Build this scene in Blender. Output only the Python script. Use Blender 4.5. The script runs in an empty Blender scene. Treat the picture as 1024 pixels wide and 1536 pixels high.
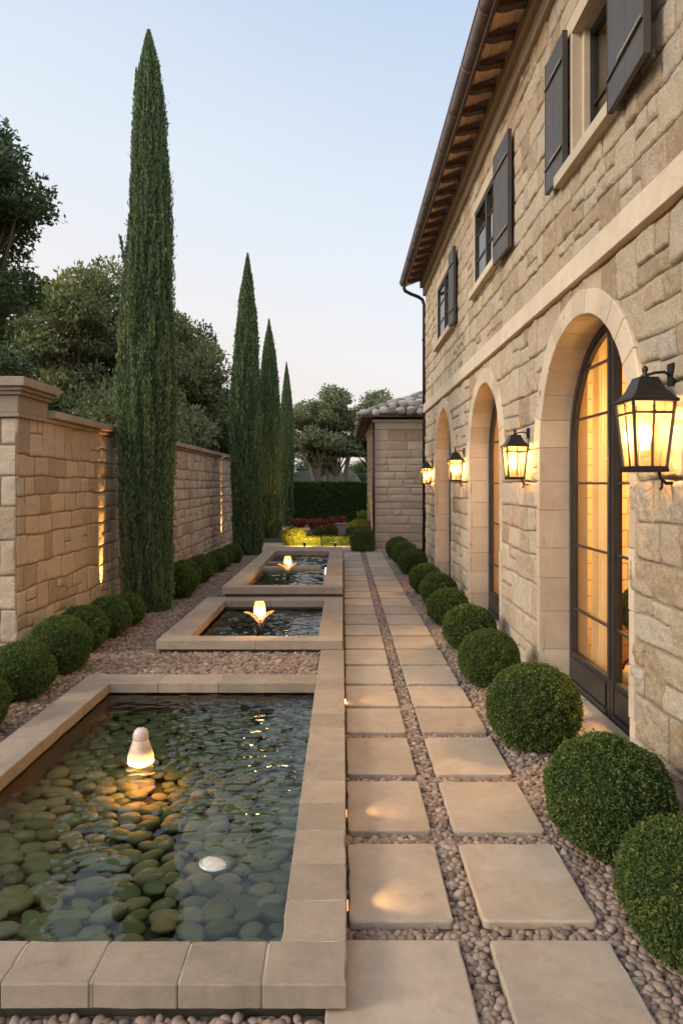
import bpy, bmesh, math, random
import numpy as np
from mathutils import Vector, Matrix
random.seed(7)
RS = np.random.RandomState(11)
R = math.radians
sc = bpy.context.scene
COL = sc.collection

# ------------------------------------------------------------------ helpers
def tag(o, label=None, cat=None, group=None, kind=None):
    if label: o['label'] = label
    if cat: o['category'] = cat
    if group: o['group'] = group
    if kind: o['kind'] = kind
    return o

def empty(name, loc=(0, 0, 0), rz=0, **k):
    o = bpy.data.objects.new(name, None)
    COL.objects.link(o); o.location = loc; o.rotation_euler = (0, 0, rz)
    o.empty_display_size = .1
    return tag(o, **k)

def link(name, me, mat, parent=None, loc=None):
    if mat is not None and len(me.materials) == 0: me.materials.append(mat)
    o = bpy.data.objects.new(name, me); COL.objects.link(o)
    if parent is not None: o.parent = parent
    if loc is not None: o.location = loc
    return o

def mesh_np(name, V, F, smooth=True, attrs=None):
    """V (n,3), F (m,k) arrays -> mesh. attrs: {name: per-vertex float array}"""
    me = bpy.data.meshes.new(name)
    V = np.asarray(V, np.float32); F = np.asarray(F, np.int32)
    m, k = F.shape
    me.vertices.add(len(V)); me.vertices.foreach_set('co', V.ravel())
    me.loops.add(m * k); me.loops.foreach_set('vertex_index', F.ravel())
    me.polygons.add(m)
    me.polygons.foreach_set('loop_start', np.arange(0, m * k, k, dtype=np.int32))
    me.polygons.foreach_set('loop_total', np.full(m, k, np.int32))
    me.polygons.foreach_set('use_smooth', np.full(m, smooth, bool))
    for an, av in (attrs or {}).items():
        a = me.attributes.new(an, 'FLOAT', 'POINT'); a.data.foreach_set('value', np.asarray(av, np.float32))
    me.update(calc_edges=True)
    return me

class MB:
    """small mesh builder"""
    def __init__(s): s.v = []; s.f = []; s.sm = []
    def add(s, vs, fs, smooth=False):
        b = len(s.v); s.v += [tuple(v) for v in vs]; s.f += [tuple(i + b for i in f) for f in fs]; s.sm += [smooth] * len(fs)
    def box(s, x0, x1, y0, y1, z0, z1):
        s.add([(x0,y0,z0),(x1,y0,z0),(x1,y1,z0),(x0,y1,z0),(x0,y0,z1),(x1,y0,z1),(x1,y1,z1),(x0,y1,z1)],
              [(0,3,2,1),(4,5,6,7),(0,1,5,4),(1,2,6,5),(2,3,7,6),(3,0,4,7)])
    def bar(s, a, b, w, h=None, up=(0, 0, 1)):
        h = h or w; a = Vector(a); b = Vector(b); d = (b - a).normalized(); u = Vector(up)
        if abs(d.dot(u)) > .99: u = Vector((1, 0, 0))
        x = d.cross(u).normalized(); z = x.cross(d).normalized()
        vs = [p + x * i * w / 2 + z * j * h / 2 for p in (a, b) for i, j in ((-1,-1),(1,-1),(1,1),(-1,1))]
        s.add(vs, [(0,1,2,3),(4,7,6,5),(0,4,5,1),(1,5,6,2),(2,6,7,3),(3,7,4,0)])
    def tube(s, pts, r, n=10, caps=True):
        pts = [Vector(p) for p in pts]; rs = r if isinstance(r, (list, tuple)) else [r] * len(pts)
        b = []; 
        pu = None
        for i, p in enumerate(pts):
            d = (pts[min(i + 1, len(pts) - 1)] - pts[max(i - 1, 0)]).normalized()
            if pu is None:
                pu = Vector((0, 0, 1)) if abs(d.z) < .9 else Vector((1, 0, 0))
            x = d.cross(pu).normalized(); y = x.cross(d).normalized(); pu = y
            b.append([p + (x * math.cos(t * 2 * math.pi / n) + y * math.sin(t * 2 * math.pi / n)) * rs[i] for t in range(n)])
        vs = [v for ring in b for v in ring]
        fs = [(i*n+t, i*n+(t+1) % n, (i+1)*n+(t+1) % n, (i+1)*n+t) for i in range(len(b)-1) for t in range(n)]
        if caps: fs += [tuple(range(n))[::-1], tuple((len(b)-1)*n + t for t in range(n))]
        s.add(vs, fs, True)
    def lathe(s, prof, n=24, c=(0, 0, 0), fn=None, caps=True):
        vs = []
        for r, z in prof:
            for t in range(n):
                a = t * 2 * math.pi / n; k = fn(a, z) if fn else 1
                vs.append((c[0] + r*k*math.cos(a), c[1] + r*k*math.sin(a), c[2] + z))
        m = len(prof)
        fs = [(i*n+t, i*n+(t+1) % n, (i+1)*n+(t+1) % n, (i+1)*n+t) for i in range(m-1) for t in range(n)]
        if caps: fs += [tuple(range(n))[::-1], tuple((m-1)*n + t for t in range(n))]
        s.add(vs, fs, True)
    def mesh(s, name, bevel=0):
        me = bpy.data.meshes.new(name); me.from_pydata(s.v, [], s.f)
        me.polygons.foreach_set('use_smooth', s.sm)
        if bevel:
            bm = bmesh.new(); bm.from_mesh(me)
            bmesh.ops.bevel(bm, geom=[e for e in bm.edges if len(e.link_faces) == 2 and e.calc_face_angle(0) > .6], offset=bevel, segments=2, affect='EDGES', profile=.6)
            bm.to_mesh(me); bm.free()
        me.update(); return me
    def build(s, name, mat, parent=None, bevel=0, loc=None):
        return link(name, s.mesh(name, bevel), mat, parent, loc)

def copy_tree(o, parent=None):
    c = o.copy(); COL.objects.link(c)
    if parent is not None: c.parent = parent
    for ch in list(o.children): copy_tree(ch, c)
    return c

# numpy value noise
def _h(ix, iy, iz, s):
    n = (ix * 374761393 + iy * 668265263 + iz * 2147483647 + s * 974634777) & 0xffffffff
    n = ((n ^ (n >> 13)) * 1274126177) & 0xffffffff
    n = ((n ^ (n >> 15)) * 2246822519) & 0xffffffff
    return ((n ^ (n >> 16)) & 0xffffff) / float(0xffffff)
def noise(x, y, z=0, s=0):
    x = np.asarray(x, float); y = np.asarray(y, float); z = np.broadcast_to(np.asarray(z, float), x.shape)
    xi = np.floor(x).astype(np.int64); yi = np.floor(y).astype(np.int64); zi = np.floor(z).astype(np.int64)
    u = x - xi; v = y - yi; w = z - zi
    u = u*u*(3-2*u); v = v*v*(3-2*v); w = w*w*(3-2*w)
    r = 0
    for a in (0, 1):
        for b in (0, 1):
            for c in (0, 1):
                r = r + _h(xi+a, yi+b, zi+c, s) * (u if a else 1-u) * (v if b else 1-v) * (w if c else 1-w)
    return r * 2 - 1
def fbm(x, y, z=0, s=0, o=4):
    t = 0; a = 1
    for i in range(o):
        t = t + a * noise(x * 2**i, y * 2**i, np.asarray(z) * 2**i, s + i); a *= .5
    return t

# ------------------------------------------------------------------ materials
class NT:
    def __init__(s, name):
        s.m = bpy.data.materials.new(name); s.m.use_nodes = True; s.t = s.m.node_tree; s.t.nodes.clear()
        s.out = s.t.nodes.new('ShaderNodeOutputMaterial')
    def n(s, typ, **k):
        nd = s.t.nodes.new('ShaderNode' + typ)
        for a, v in k.items():
            if a.startswith('i_'):
                key = a[2:]; key = int(key) if key.isdigit() else key.replace('_', ' ')
                nd.inputs[key].default_value = v
            else: setattr(nd, a, v)
        return nd
    def l(s, a, b): s.t.links.new(a, b)
    def coords(s, scale=1.0, kind='Object'):
        tc = s.n('TexCoord'); mp = s.n('Mapping'); s.l(tc.outputs[kind], mp.inputs[0])
        mp.inputs['Scale'].default_value = scale if isinstance(scale, tuple) else (scale,)*3
        return mp.outputs[0]
    def noise(s, co, sc_, det=6, rough=.6):
        n = s.n('TexNoise'); n.inputs['Scale'].default_value = sc_; n.inputs['Detail'].default_value = det; n.inputs['Roughness'].default_value = rough
        s.l(co, n.inputs['Vector']); return n.outputs[0]
    def ramp(s, fac, stops):
        r = s.n('ValToRGB'); e = r.color_ramp.elements
        while len(e) < len(stops): e.new(.5)
        for el, (p, c) in zip(e, stops):
            el.position = p; el.color = (*c, 1) if len(c) == 3 else c
        s.l(fac, r.inputs[0]); return r.outputs[0]
    def mix(s, fac, a, b, mode='MIX'):
        m = s.n('Mix', data_type='RGBA', blend_type=mode)
        for v, k in ((fac, 0), (a, 6), (b, 7)):
            if hasattr(v, 'is_linked') or hasattr(v, 'links'): s.l(v, m.inputs[k])
            else: m.inputs[k].default_value = v if k == 0 else (*v, 1)
        return m.outputs[2]
    def math(s, op, a, b=0, c=None):
        m = s.n('Math', operation=op)
        for i, v in enumerate((a, b) if c is None else (a, b, c)):
            if hasattr(v, 'links'): s.l(v, m.inputs[i])
            else: m.inputs[i].default_value = v
        return m.outputs[0]
    def bump(s, h, strength=.3, dist=.01, normal=None):
        b = s.n('Bump'); b.inputs['Strength'].default_value = strength; b.inputs['Distance'].default_value = dist
        s.l(h, b.inputs['Height'])
        if normal is not None: s.l(normal, b.inputs['Normal'])
        return b.outputs[0]
    def princ(s, color, rough=.8, normal=None, **k):
        p = s.n('BsdfPrincipled')
        if hasattr(color, 'links'): s.l(color, p.inputs['Base Color'])
        else: p.inputs['Base Color'].default_value = (*color, 1)
        if hasattr(rough, 'links'): s.l(rough, p.inputs['Roughness'])
        else: p.inputs['Roughness'].default_value = rough
        if normal is not None: s.l(normal, p.inputs['Normal'])
        for a, v in k.items(): p.inputs[a.replace('_', ' ')].default_value = v
        return p.outputs[0]
    def done(s, sh): s.l(sh, s.out.inputs[0]); return s.m

def stone_wall_mat(name, stops, joint_col, grain=90, bump=.5):
    t = NT(name); co = t.coords()
    at = t.n('Attribute', attribute_name='tint').outputs['Fac']; jt = t.n('Attribute', attribute_name='joint').outputs['Fac']
    big = t.noise(co, 3.2, 6, .65); fine = t.noise(co, grain, 5, .75); med = t.noise(co, 17, 6, .7)
    f = t.math('ADD', at, t.math('MULTIPLY', t.math('SUBTRACT', med, .5), .75))
    c = t.ramp(f, stops)
    c = t.mix(t.ramp(fine, [(.38, (0, 0, 0)), (.62, (1, 1, 1))]), t.mix(1.0, c, (.74, .72, .70), 'MULTIPLY'), c)
    c = t.mix(t.ramp(big, [(.35, (0, 0, 0)), (.7, (.55, .55, .55))]), c, t.mix(1.0, c, (1.12, .93, .74), 'MULTIPLY'))
    pit = t.n('TexVoronoi'); pit.inputs['Scale'].default_value = 38; t.l(co, pit.inputs['Vector'])
    c = t.mix(t.math('MULTIPLY', t.math('GREATER_THAN', jt, .5), .85), c, joint_col)
    h = t.math('ADD', t.math('MULTIPLY', fine, 1.0), t.math('ADD', t.math('MULTIPLY', med, 1.2), t.math('MULTIPLY', pit.outputs[0], .25)))
    return t.done(t.princ(c, .9, t.bump(h, bump, .018), Specular_IOR_Level=.25))

def cut_stone_mat(name, a, b, c3=None, sc_=1.0, bump=.25, rough=.82, speck=.5, attr=None):
    t = NT(name); co = t.coords(sc_)
    oi = t.n('ObjectInfo').outputs['Random']
    tc = t.n('VectorMath', operation='ADD'); t.l(co, tc.inputs[0])
    cm = t.n('CombineXYZ'); t.l(t.math('MULTIPLY', oi, 37), cm.inputs[0]); t.l(t.math('MULTIPLY', oi, 13), cm.inputs[1]); t.l(cm.outputs[0], tc.inputs[1])
    co = tc.outputs[0]
    n1 = t.noise(co, 2.2, 7, .62); n2 = t.noise(co, 150, 4, .8); n3 = t.noise(co, 14, 6, .7)
    c = t.ramp(t.math('ADD', t.math('MULTIPLY', n1, .65), t.math('MULTIPLY', n3, .35)), [(.36, a), (.64, b)])
    if c3: c = t.mix(t.ramp(t.noise(co, 1.6, 7, .72), [(.50, (0, 0, 0)), (.66, (.8, .8, .8))]), c, c3)
    if c3: c = t.mix(t.ramp(t.noise(co, 5.5, 8, .78), [(.56, (0, 0, 0)), (.70, (.6, .6, .6))]), c, t.mix(1.0, c, (.66, .62, .56), 'MULTIPLY'))
    c = t.mix(t.ramp(n2, [(.3, (speck,)*3), (.48, (0, 0, 0))]), c, t.mix(1.0, c, (.7, .68, .66), 'MULTIPLY'))
    val = t.n('HueSaturation'); t.l(c, val.inputs['Color']); 
    src = oi if not attr else t.n('Attribute', attribute_name=attr).outputs['Fac']
    t.l(t.math('ADD', t.math('MULTIPLY', src, .26), .87), val.inputs['Value'])
    h = t.math('ADD', n2, t.math('MULTIPLY', n3, 1.5))
    return t.done(t.princ(val.outputs[0], rough, t.bump(h, bump, .004), Specular_IOR_Level=.3))

def leaf_mat(name, stops, trans=.3, rough=.6):
    t = NT(name)
    at = t.n('Attribute', attribute_name='tint').outputs['Fac']
    c = t.ramp(at, stops)
    d = t.princ(c, rough, Specular_IOR_Level=.35)
    tr = t.n('BsdfTranslucent'); t.l(t.mix(1.0, c, (1.3, 1.5, .5), 'MULTIPLY'), tr.inputs[0])
    m = t.n('MixShader'); m.inputs[0].default_value = trans; t.l(d, m.inputs[1]); t.l(tr.outputs[0], m.inputs[2])
    return t.done(m.outputs[0])

def plain(name, col, rough=.6, metal=0, var=.25, sc_=8, bump=.1, **k):
    t = NT(name); co = t.coords()
    n = t.noise(co, sc_, 6, .65)
    lo = tuple(x*(1-var) for x in col); hi = tuple(min(1, x*(1+var)) for x in col)
    c = t.ramp(n, [(.3, lo), (.7, hi)])
    return t.done(t.princ(c, rough, t.bump(t.noise(co, sc_*9, 4), bump, .003), Metallic=metal, **k))

def emis(name, col, st):
    t = NT(name); e = t.n('Emission'); e.inputs[0].default_value = (*col, 1); e.inputs[1].default_value = st
    return t.done(e.outputs[0])

def glass_mat(name, tint=(.9, .92, .9), rough=.02, wav=.02):
    t = NT(name); co = t.coords()
    nm = t.bump(t.noise(co, 2.5, 2), wav, .02)
    lw = t.n('LayerWeight'); lw.inputs[0].default_value = .5; t.l(nm, lw.inputs['Normal'])
    fr = t.math('MULTIPLY_ADD', t.math('POWER', lw.outputs['Facing'], 5), .55, .035)
    g = t.n('BsdfGlossy'); g.inputs['Roughness'].default_value = rough; t.l(nm, g.inputs['Normal'])
    tr = t.n('BsdfTransparent'); tr.inputs[0].default_value = (*tint, 1)
    m = t.n('MixShader'); t.l(fr, m.inputs[0]); t.l(tr.outputs[0], m.inputs[1]); t.l(g.outputs[0], m.inputs[2])
    return t.done(m.outputs[0])

M = {}
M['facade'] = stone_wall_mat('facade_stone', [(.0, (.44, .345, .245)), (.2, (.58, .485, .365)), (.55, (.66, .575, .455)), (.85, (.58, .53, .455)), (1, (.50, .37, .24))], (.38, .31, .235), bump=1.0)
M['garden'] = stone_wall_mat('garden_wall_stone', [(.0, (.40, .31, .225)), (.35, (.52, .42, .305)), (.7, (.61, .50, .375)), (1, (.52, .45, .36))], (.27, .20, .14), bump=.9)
M['annex'] = stone_wall_mat('annex_stone', [(.0, (.38, .29, .21)), (.5, (.46, .36, .27)), (1, (.52, .43, .34))], (.30, .23, .17), bump=.4)
M['trim'] = cut_stone_mat('dressed_limestone', (.47, .385, .29), (.58, .485, .375), (.48, .37, .26), attr='tint', bump=.5, speck=.8)
M['band'] = cut_stone_mat('limestone_band', (.50, .42, .32), (.60, .51, .40), (.46, .37, .27), bump=.5, speck=.8)
M['paver'] = cut_stone_mat('sandstone_paver', (.30, .24, .185), (.43, .345, .262), (.33, .235, .155), bump=.16, rough=.7, speck=.25)
M['coping'] = cut_stone_mat('weathered_coping', (.25, .195, .145), (.345, .275, .205), (.215, .175, .135), bump=.35, speck=.8)
M['coping_dark'] = cut_stone_mat('darker_coping', (.20, .165, .12), (.31, .25, .18), (.15, .125, .095), bump=.35, speck=.8)  # darker tones for one stone of the back coping
M['mortar'] = plain('pale_mortar', (.52, .47, .40), .9)
M['basin'] = plain('basin_render', (.075, .06, .04), .8, var=.4, sc_=4)
M['iron'] = plain('dark_metal', (.03, .027, .025), .42, .6, var=.3, bump=.08)
M['doorframe'] = plain('door_metal', (.045, .04, .038), .45, .3, var=.2)
M['shutter'] = plain('shutter_paint', (.055, .048, .042), .5, 0, var=.22, sc_=5)
M['copper'] = plain('brown_gutter', (.20, .14, .115), .5, .3, var=.35, sc_=3)
M['rafter'] = plain('dark_rafter_wood', (.085, .045, .025), .6, var=.4, sc_=10, bump=.4)
M['soffit'] = plain('warm_soffit_board', (.76, .44, .21), .6, var=.3, sc_=5, bump=.2)
M['frieze'] = cut_stone_mat('eave_moulding', (.40, .29, .20), (.48, .36, .25))
M['glass'] = glass_mat('window_glass')
M['soil'] = plain('dark_soil', (.06, .045, .035), .95, sc_=20, bump=.6)
M['bark'] = plain('bark', (.09, .065, .045), .9, var=.4, sc_=12, bump=.6)
M['core'] = plain('shade_core', (.022, .03, .014), .95)  # near-black solid filler, shade inside the foliage put into its colour
M['box'] = leaf_mat('boxwood_leaf', [(0, (0.037, 0.065, 0.019)), (.5, (0.071, 0.111, 0.026)), (.85, (0.143, 0.163, 0.033)), (1, (0.224, 0.209, 0.045))])
M['boxy'] = leaf_mat('golden_boxwood_leaf', [(0, (.10, .12, .015)), (.5, (.19, .20, .02)), (1, (.30, .28, .035))])
M['cyp'] = leaf_mat('cypress_spray', [(0, (0.043, 0.076, 0.037)), (.5, (0.096, 0.136, 0.058)), (.85, (0.181, 0.204, 0.082)), (1, (0.309, 0.255, 0.103))], .2)
M['hedge'] = leaf_mat('hedge_leaf', [(0, (0.025, 0.053, 0.016)), (.6, (0.052, 0.091, 0.022)), (1, (0.094, 0.140, 0.034))], .2)
M['tree'] = leaf_mat('holm_oak_leaf', [(0, (0.072, 0.082, 0.037)), (.5, (0.135, 0.146, 0.065)), (.85, (0.230, 0.220, 0.082)), (1, (0.415, 0.311, 0.110))], .25)
M['treed'] = leaf_mat('dark_oak_leaf', [(0, (0.027, 0.050, 0.024)), (.6, (0.063, 0.095, 0.043)), (1, (0.112, 0.147, 0.059))], .2)
M['treeo'] = leaf_mat('olive_leaf', [(0, (0.082, 0.094, 0.055)), (.5, (0.145, 0.164, 0.086)), (1, (0.244, 0.250, 0.130))], .25)
M['redleaf'] = leaf_mat('red_flower', [(0, (.12, .02, .02)), (.5, (.30, .05, .035)), (1, (.45, .12, .05))], .2)
M['brightleaf'] = leaf_mat('fresh_leaf', [(0, (.12, .22, .03)), (1, (.28, .38, .06))], .3)
def river_mat():
    t = NT('green_river_stone'); co = t.coords(kind='Object'); oi = t.n('ObjectInfo').outputs['Random']
    n = t.noise(co, 9, 6, .7); n2 = t.noise(co, 90, 3, .8)
    c = t.ramp(t.math('ADD', oi, t.math('MULTIPLY', t.math('SUBTRACT', n, .5), .6)), [(0, (.085, .10, .03)), (.3, (.14, .16, .055)), (.6, (.19, .20, .09)), (.85, (.26, .215, .085)), (1, (.27, .25, .17))])
    c = t.mix(t.ramp(n2, [(.35, (.6,)*3), (.55, (0,)*3)]), c, t.mix(1.0, c, (.6, .62, .55), 'MULTIPLY'))
    return t.done(t.princ(c, .55, t.bump(n2, .3, .004)))
M['river'] = river_mat()
def pebble_mat(nm_='pebble', tint=(1, 1, 1)):
    t = NT(nm_); at = t.n('Attribute', attribute_name='tint').outputs['Fac']; co = t.coords()
    n = t.noise(co, 60, 4, .7)
    c = t.ramp(t.math('ADD', at, t.math('MULTIPLY', t.math('SUBTRACT', n, .5), .35)), [(0, (.13, .10, .083)), (.3, (.23, .17, .135)), (.55, (.31, .235, .185)), (.8, (.36, .30, .26)), (.93, (.44, .31, .21)), (1, (.5, .42, .34))])
    c = t.mix(1.0, c, tint, 'MULTIPLY')
    return t.done(t.princ(c, .72, t.bump(t.noise(co, 220, 3), .25, .003), Specular_IOR_Level=.35))
M['pebble'] = pebble_mat('pebble', (.86, .83, .82))
M['cobble'] = pebble_mat('pink_cobble', (.74, .68, .63))
def ground_mat():
    t = NT('gravel_bed'); co = t.coords(); v = t.n('TexVoronoi'); v.inputs['Scale'].default_value = 26; t.l(co, v.inputs['Vector'])
    c = t.ramp(t.n('SeparateColor') and v.outputs['Distance'], [(0, (.20, .155, .125)), (.6, (.05, .04, .03))])
    return t.done(t.princ(c, .9, t.bump(v.outputs['Distance'], -.8, .02)))
M['ground'] = ground_mat()

def water_mat(name, ring=None, amp=.35, tint=(.80, .88, .80), sc_=1.0):
    t = NT(name); co = t.coords(kind='Object')
    n1 = t.noise(t.coords((1.0, 2.2, 1)), 5.5*sc_, 3, .55); n2 = t.noise(t.coords((1.0, 1.8, 1)), 19*sc_, 4, .6)
    h = t.math('ADD', t.math('MULTIPLY', n1, 1.0), t.math('MULTIPLY', n2, .35))
    if ring:
        # ripples spreading from the fountain (object origin); calm towards the near end
        sx = t.n('SeparateXYZ'); t.l(co, sx.inputs[0])
        d = t.n('VectorMath', operation='LENGTH'); t.l(co, d.inputs[0]); d = d.outputs['Value']
        env = t.ramp(t.math('MULTIPLY', d, .8), [(0, (1,)*3), (.45, (.8,)*3), (.95, (.12,)*3), (1, (.1,)*3)])
        wv = t.math('SINE', t.math('ADD', t.math('MULTIPLY', d, 95), t.math('MULTIPLY', n2, 5)))
        chop = t.noise(co, 60, 4, .7)
        calm = t.n('MapRange'); t.l(sx.outputs[1], calm.inputs[0])
        for i, v in ((1, -1.45), (2, -.25), (3, .05), (4, 1.0)): calm.inputs[i].default_value = v
        h = t.math('MULTIPLY', h, calm.outputs[0])
        near = t.math('ADD', t.math('MULTIPLY', wv, .045), t.math('MULTIPLY', chop, .33))
        h = t.math('ADD', h, t.math('MULTIPLY', near, env))
    nm = t.bump(h, amp, .03)
    fr = t.n('Fresnel', i_IOR=1.333); t.l(nm, fr.inputs['Normal'])
    g = t.n('BsdfGlossy'); g.inputs['Roughness'].default_value = .015; t.l(nm, g.inputs['Normal'])
    tr = t.n('BsdfTransparent'); tr.inputs[0].default_value = (*tint, 1)
    m = t.n('MixShader'); t.l(t.math('MINIMUM', t.math('MULTIPLY', fr.outputs[0], 1.5), 1), m.inputs[0]); t.l(tr.outputs[0], m.inputs[1]); t.l(g.outputs[0], m.inputs[2])
    return t.done(m.outputs[0])

# ------------------------------------------------------------------ camera, world, sun
cam = bpy.data.objects.new('camera', bpy.data.cameras.new('camera')); COL.objects.link(cam); sc.camera = cam
cam.location = (0, 0, 1.7); cam.rotation_euler = (R(90), 0, 0)
cam.data.sensor_fit = 'VERTICAL'; cam.data.sensor_height = 36; cam.data.lens = 36 * 1000 / 1536
cam.data.shift_y = -43 / 1536; cam.data.shift_x = -2 / 1536
cam.data.clip_start = .05; cam.data.clip_end = 2000

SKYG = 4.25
SUN_EL, SUN_AZ = 18, 250      # degrees; azimuth clockwise from +Y (250: left and slightly behind the camera)
w = bpy.data.worlds.new('World'); sc.world = w; w.use_nodes = True
nt = w.node_tree; nt.nodes.clear()
sky = nt.nodes.new('ShaderNodeTexSky'); sky.sky_type = 'NISHITA'; sky.sun_disc = False
sky.sun_elevation = R(SUN_EL); sky.sun_rotation = R(SUN_AZ); sky.air_density = 1.0; sky.dust_density = 2.2; sky.ozone_density = 1.4
bg = nt.nodes.new('ShaderNodeBackground'); bg.inputs[1].default_value = .13
wo = nt.nodes.new('ShaderNodeOutputWorld')
# the Nishita sky is blended with a hazy dusk gradient by elevation (and a bluer side away from the sun)
def wn(t_, **k):
    n_ = nt.nodes.new('ShaderNode' + t_)
    for a_, v_ in k.items(): setattr(n_, a_, v_)
    return n_
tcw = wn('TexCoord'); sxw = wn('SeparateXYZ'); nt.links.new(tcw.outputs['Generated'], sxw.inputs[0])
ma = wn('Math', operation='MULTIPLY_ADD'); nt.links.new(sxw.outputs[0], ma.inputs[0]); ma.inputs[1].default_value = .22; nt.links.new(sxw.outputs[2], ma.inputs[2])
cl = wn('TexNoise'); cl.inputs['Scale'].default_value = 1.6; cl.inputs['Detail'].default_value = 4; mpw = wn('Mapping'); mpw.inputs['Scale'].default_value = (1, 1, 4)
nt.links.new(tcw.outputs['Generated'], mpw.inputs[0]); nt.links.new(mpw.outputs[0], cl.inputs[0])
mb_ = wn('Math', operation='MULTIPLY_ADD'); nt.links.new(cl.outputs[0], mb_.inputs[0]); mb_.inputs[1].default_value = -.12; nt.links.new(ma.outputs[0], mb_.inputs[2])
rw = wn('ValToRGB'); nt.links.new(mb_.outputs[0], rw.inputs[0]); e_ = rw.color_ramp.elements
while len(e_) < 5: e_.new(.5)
for el_, (p_, c_) in zip(e_, ((0, (.74, .66, .61)), (.12, (.75, .71, .70)), (.30, (.66, .71, .77)), (.55, (.47, .57, .72)), (1, (.74, .75, .78)))): el_.position = p_; el_.color = (*c_, 1)  # last stop, overhead and out of view, is raised for ambient light
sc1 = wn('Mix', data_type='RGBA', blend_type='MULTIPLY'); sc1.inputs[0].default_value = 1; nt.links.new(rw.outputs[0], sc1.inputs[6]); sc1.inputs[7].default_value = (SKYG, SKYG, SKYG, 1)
gy_ = wn('MapRange'); nt.links.new(sxw.outputs[1], gy_.inputs[0])     # the sky behind the camera, towards the sunset, brightened to lift the ambient light
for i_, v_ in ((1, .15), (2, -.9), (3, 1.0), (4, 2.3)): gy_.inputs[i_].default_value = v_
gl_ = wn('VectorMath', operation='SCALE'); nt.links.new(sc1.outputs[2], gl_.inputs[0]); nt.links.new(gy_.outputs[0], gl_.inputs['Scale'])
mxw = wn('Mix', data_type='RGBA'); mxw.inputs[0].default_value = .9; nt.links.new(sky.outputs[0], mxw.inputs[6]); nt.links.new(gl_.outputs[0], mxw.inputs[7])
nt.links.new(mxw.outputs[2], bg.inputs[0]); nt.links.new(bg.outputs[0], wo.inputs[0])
sl = bpy.data.lights.new('sun', 'SUN'); sl.energy = 1.1; sl.angle = R(16); sl.color = (1, .85, .66)
so = bpy.data.objects.new('sun', sl); COL.objects.link(so)
az = R(SUN_AZ); el = R(SUN_EL + 8)
sd = Vector((math.sin(az)*math.cos(el), math.cos(az)*math.cos(el), math.sin(el)))
so.rotation_euler = sd.to_track_quat('Z', 'Y').to_euler()
sc.view_settings.view_transform = 'Standard'; sc.view_settings.look = 'None'; sc.view_settings.gamma = 1; sc.view_settings.exposure = 1.2
sc.cycles.use_denoising = True; sc.cycles.max_bounces = 8; sc.cycles.transparent_max_bounces = 16; sc.cycles.sample_clamp_indirect = 4
sc.cycles.caustics_reflective = False; sc.cycles.caustics_refractive = False

def lamp(name, kind, loc, energy, col=(1, .62, .28), size=.03, parent=None, aim=None, spot=None, blend=.5):
    d = bpy.data.lights.new(name, kind); d.energy = energy; d.color = col
    if kind == 'AREA': d.shape = 'DISK'; d.size = size
    else: d.shadow_soft_size = size
    if spot: d.spot_size = R(spot); d.spot_blend = blend
    o = bpy.data.objects.new(name, d); COL.objects.link(o); o.location = loc
    if aim is not None: o.rotation_euler = (Vector(loc) - Vector(aim)).to_track_quat('Z', 'Y').to_euler()
    if parent: o.parent = parent
    return o

# ------------------------------------------------------------------ masonry
def layout(u0, u1, v0, v1, hh, ww, rng, breaks=(), split=.3):
    """guillotine layout of irregular coursed blocks; breaks = [(u, vmax)] straight joints at opening edges"""
    out = []; v = v0
    while v < v1 - 1e-6:
        h = rng.uniform(*hh)
        if v1 - (v + h) < hh[0] * .7: h = v1 - v
        us = [u0] + sorted(b for b, lo, hi in breaks if v + h > lo and v < hi and u0 < b < u1) + [u1]
        for a, b in zip(us[:-1], us[1:]):
            u = a
            while u < b - 1e-6:
                wd = rng.uniform(*ww)
                if b - (u + wd) < ww[0] * .75: wd = b - u
                if h > sum(hh)/2 and rng.random() < split:
                    q = rng.uniform(.38, .62); 
                    if wd > ww[0]*1.6:
                        k = rng.uniform(.4, .6)
                        out.append((u, u+wd, v, v+h*q)); out.append((u, u+wd*k, v+h*q, v+h)); out.append((u+wd*k, u+wd, v+h*q, v+h))
                    else:
                        out.append((u, u+wd, v, v+h*q)); out.append((u, u+wd, v+h*q, v+h))
                else: out.append((u, u+wd, v, v+h))
                u += wd
        v += h
    return out

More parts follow.
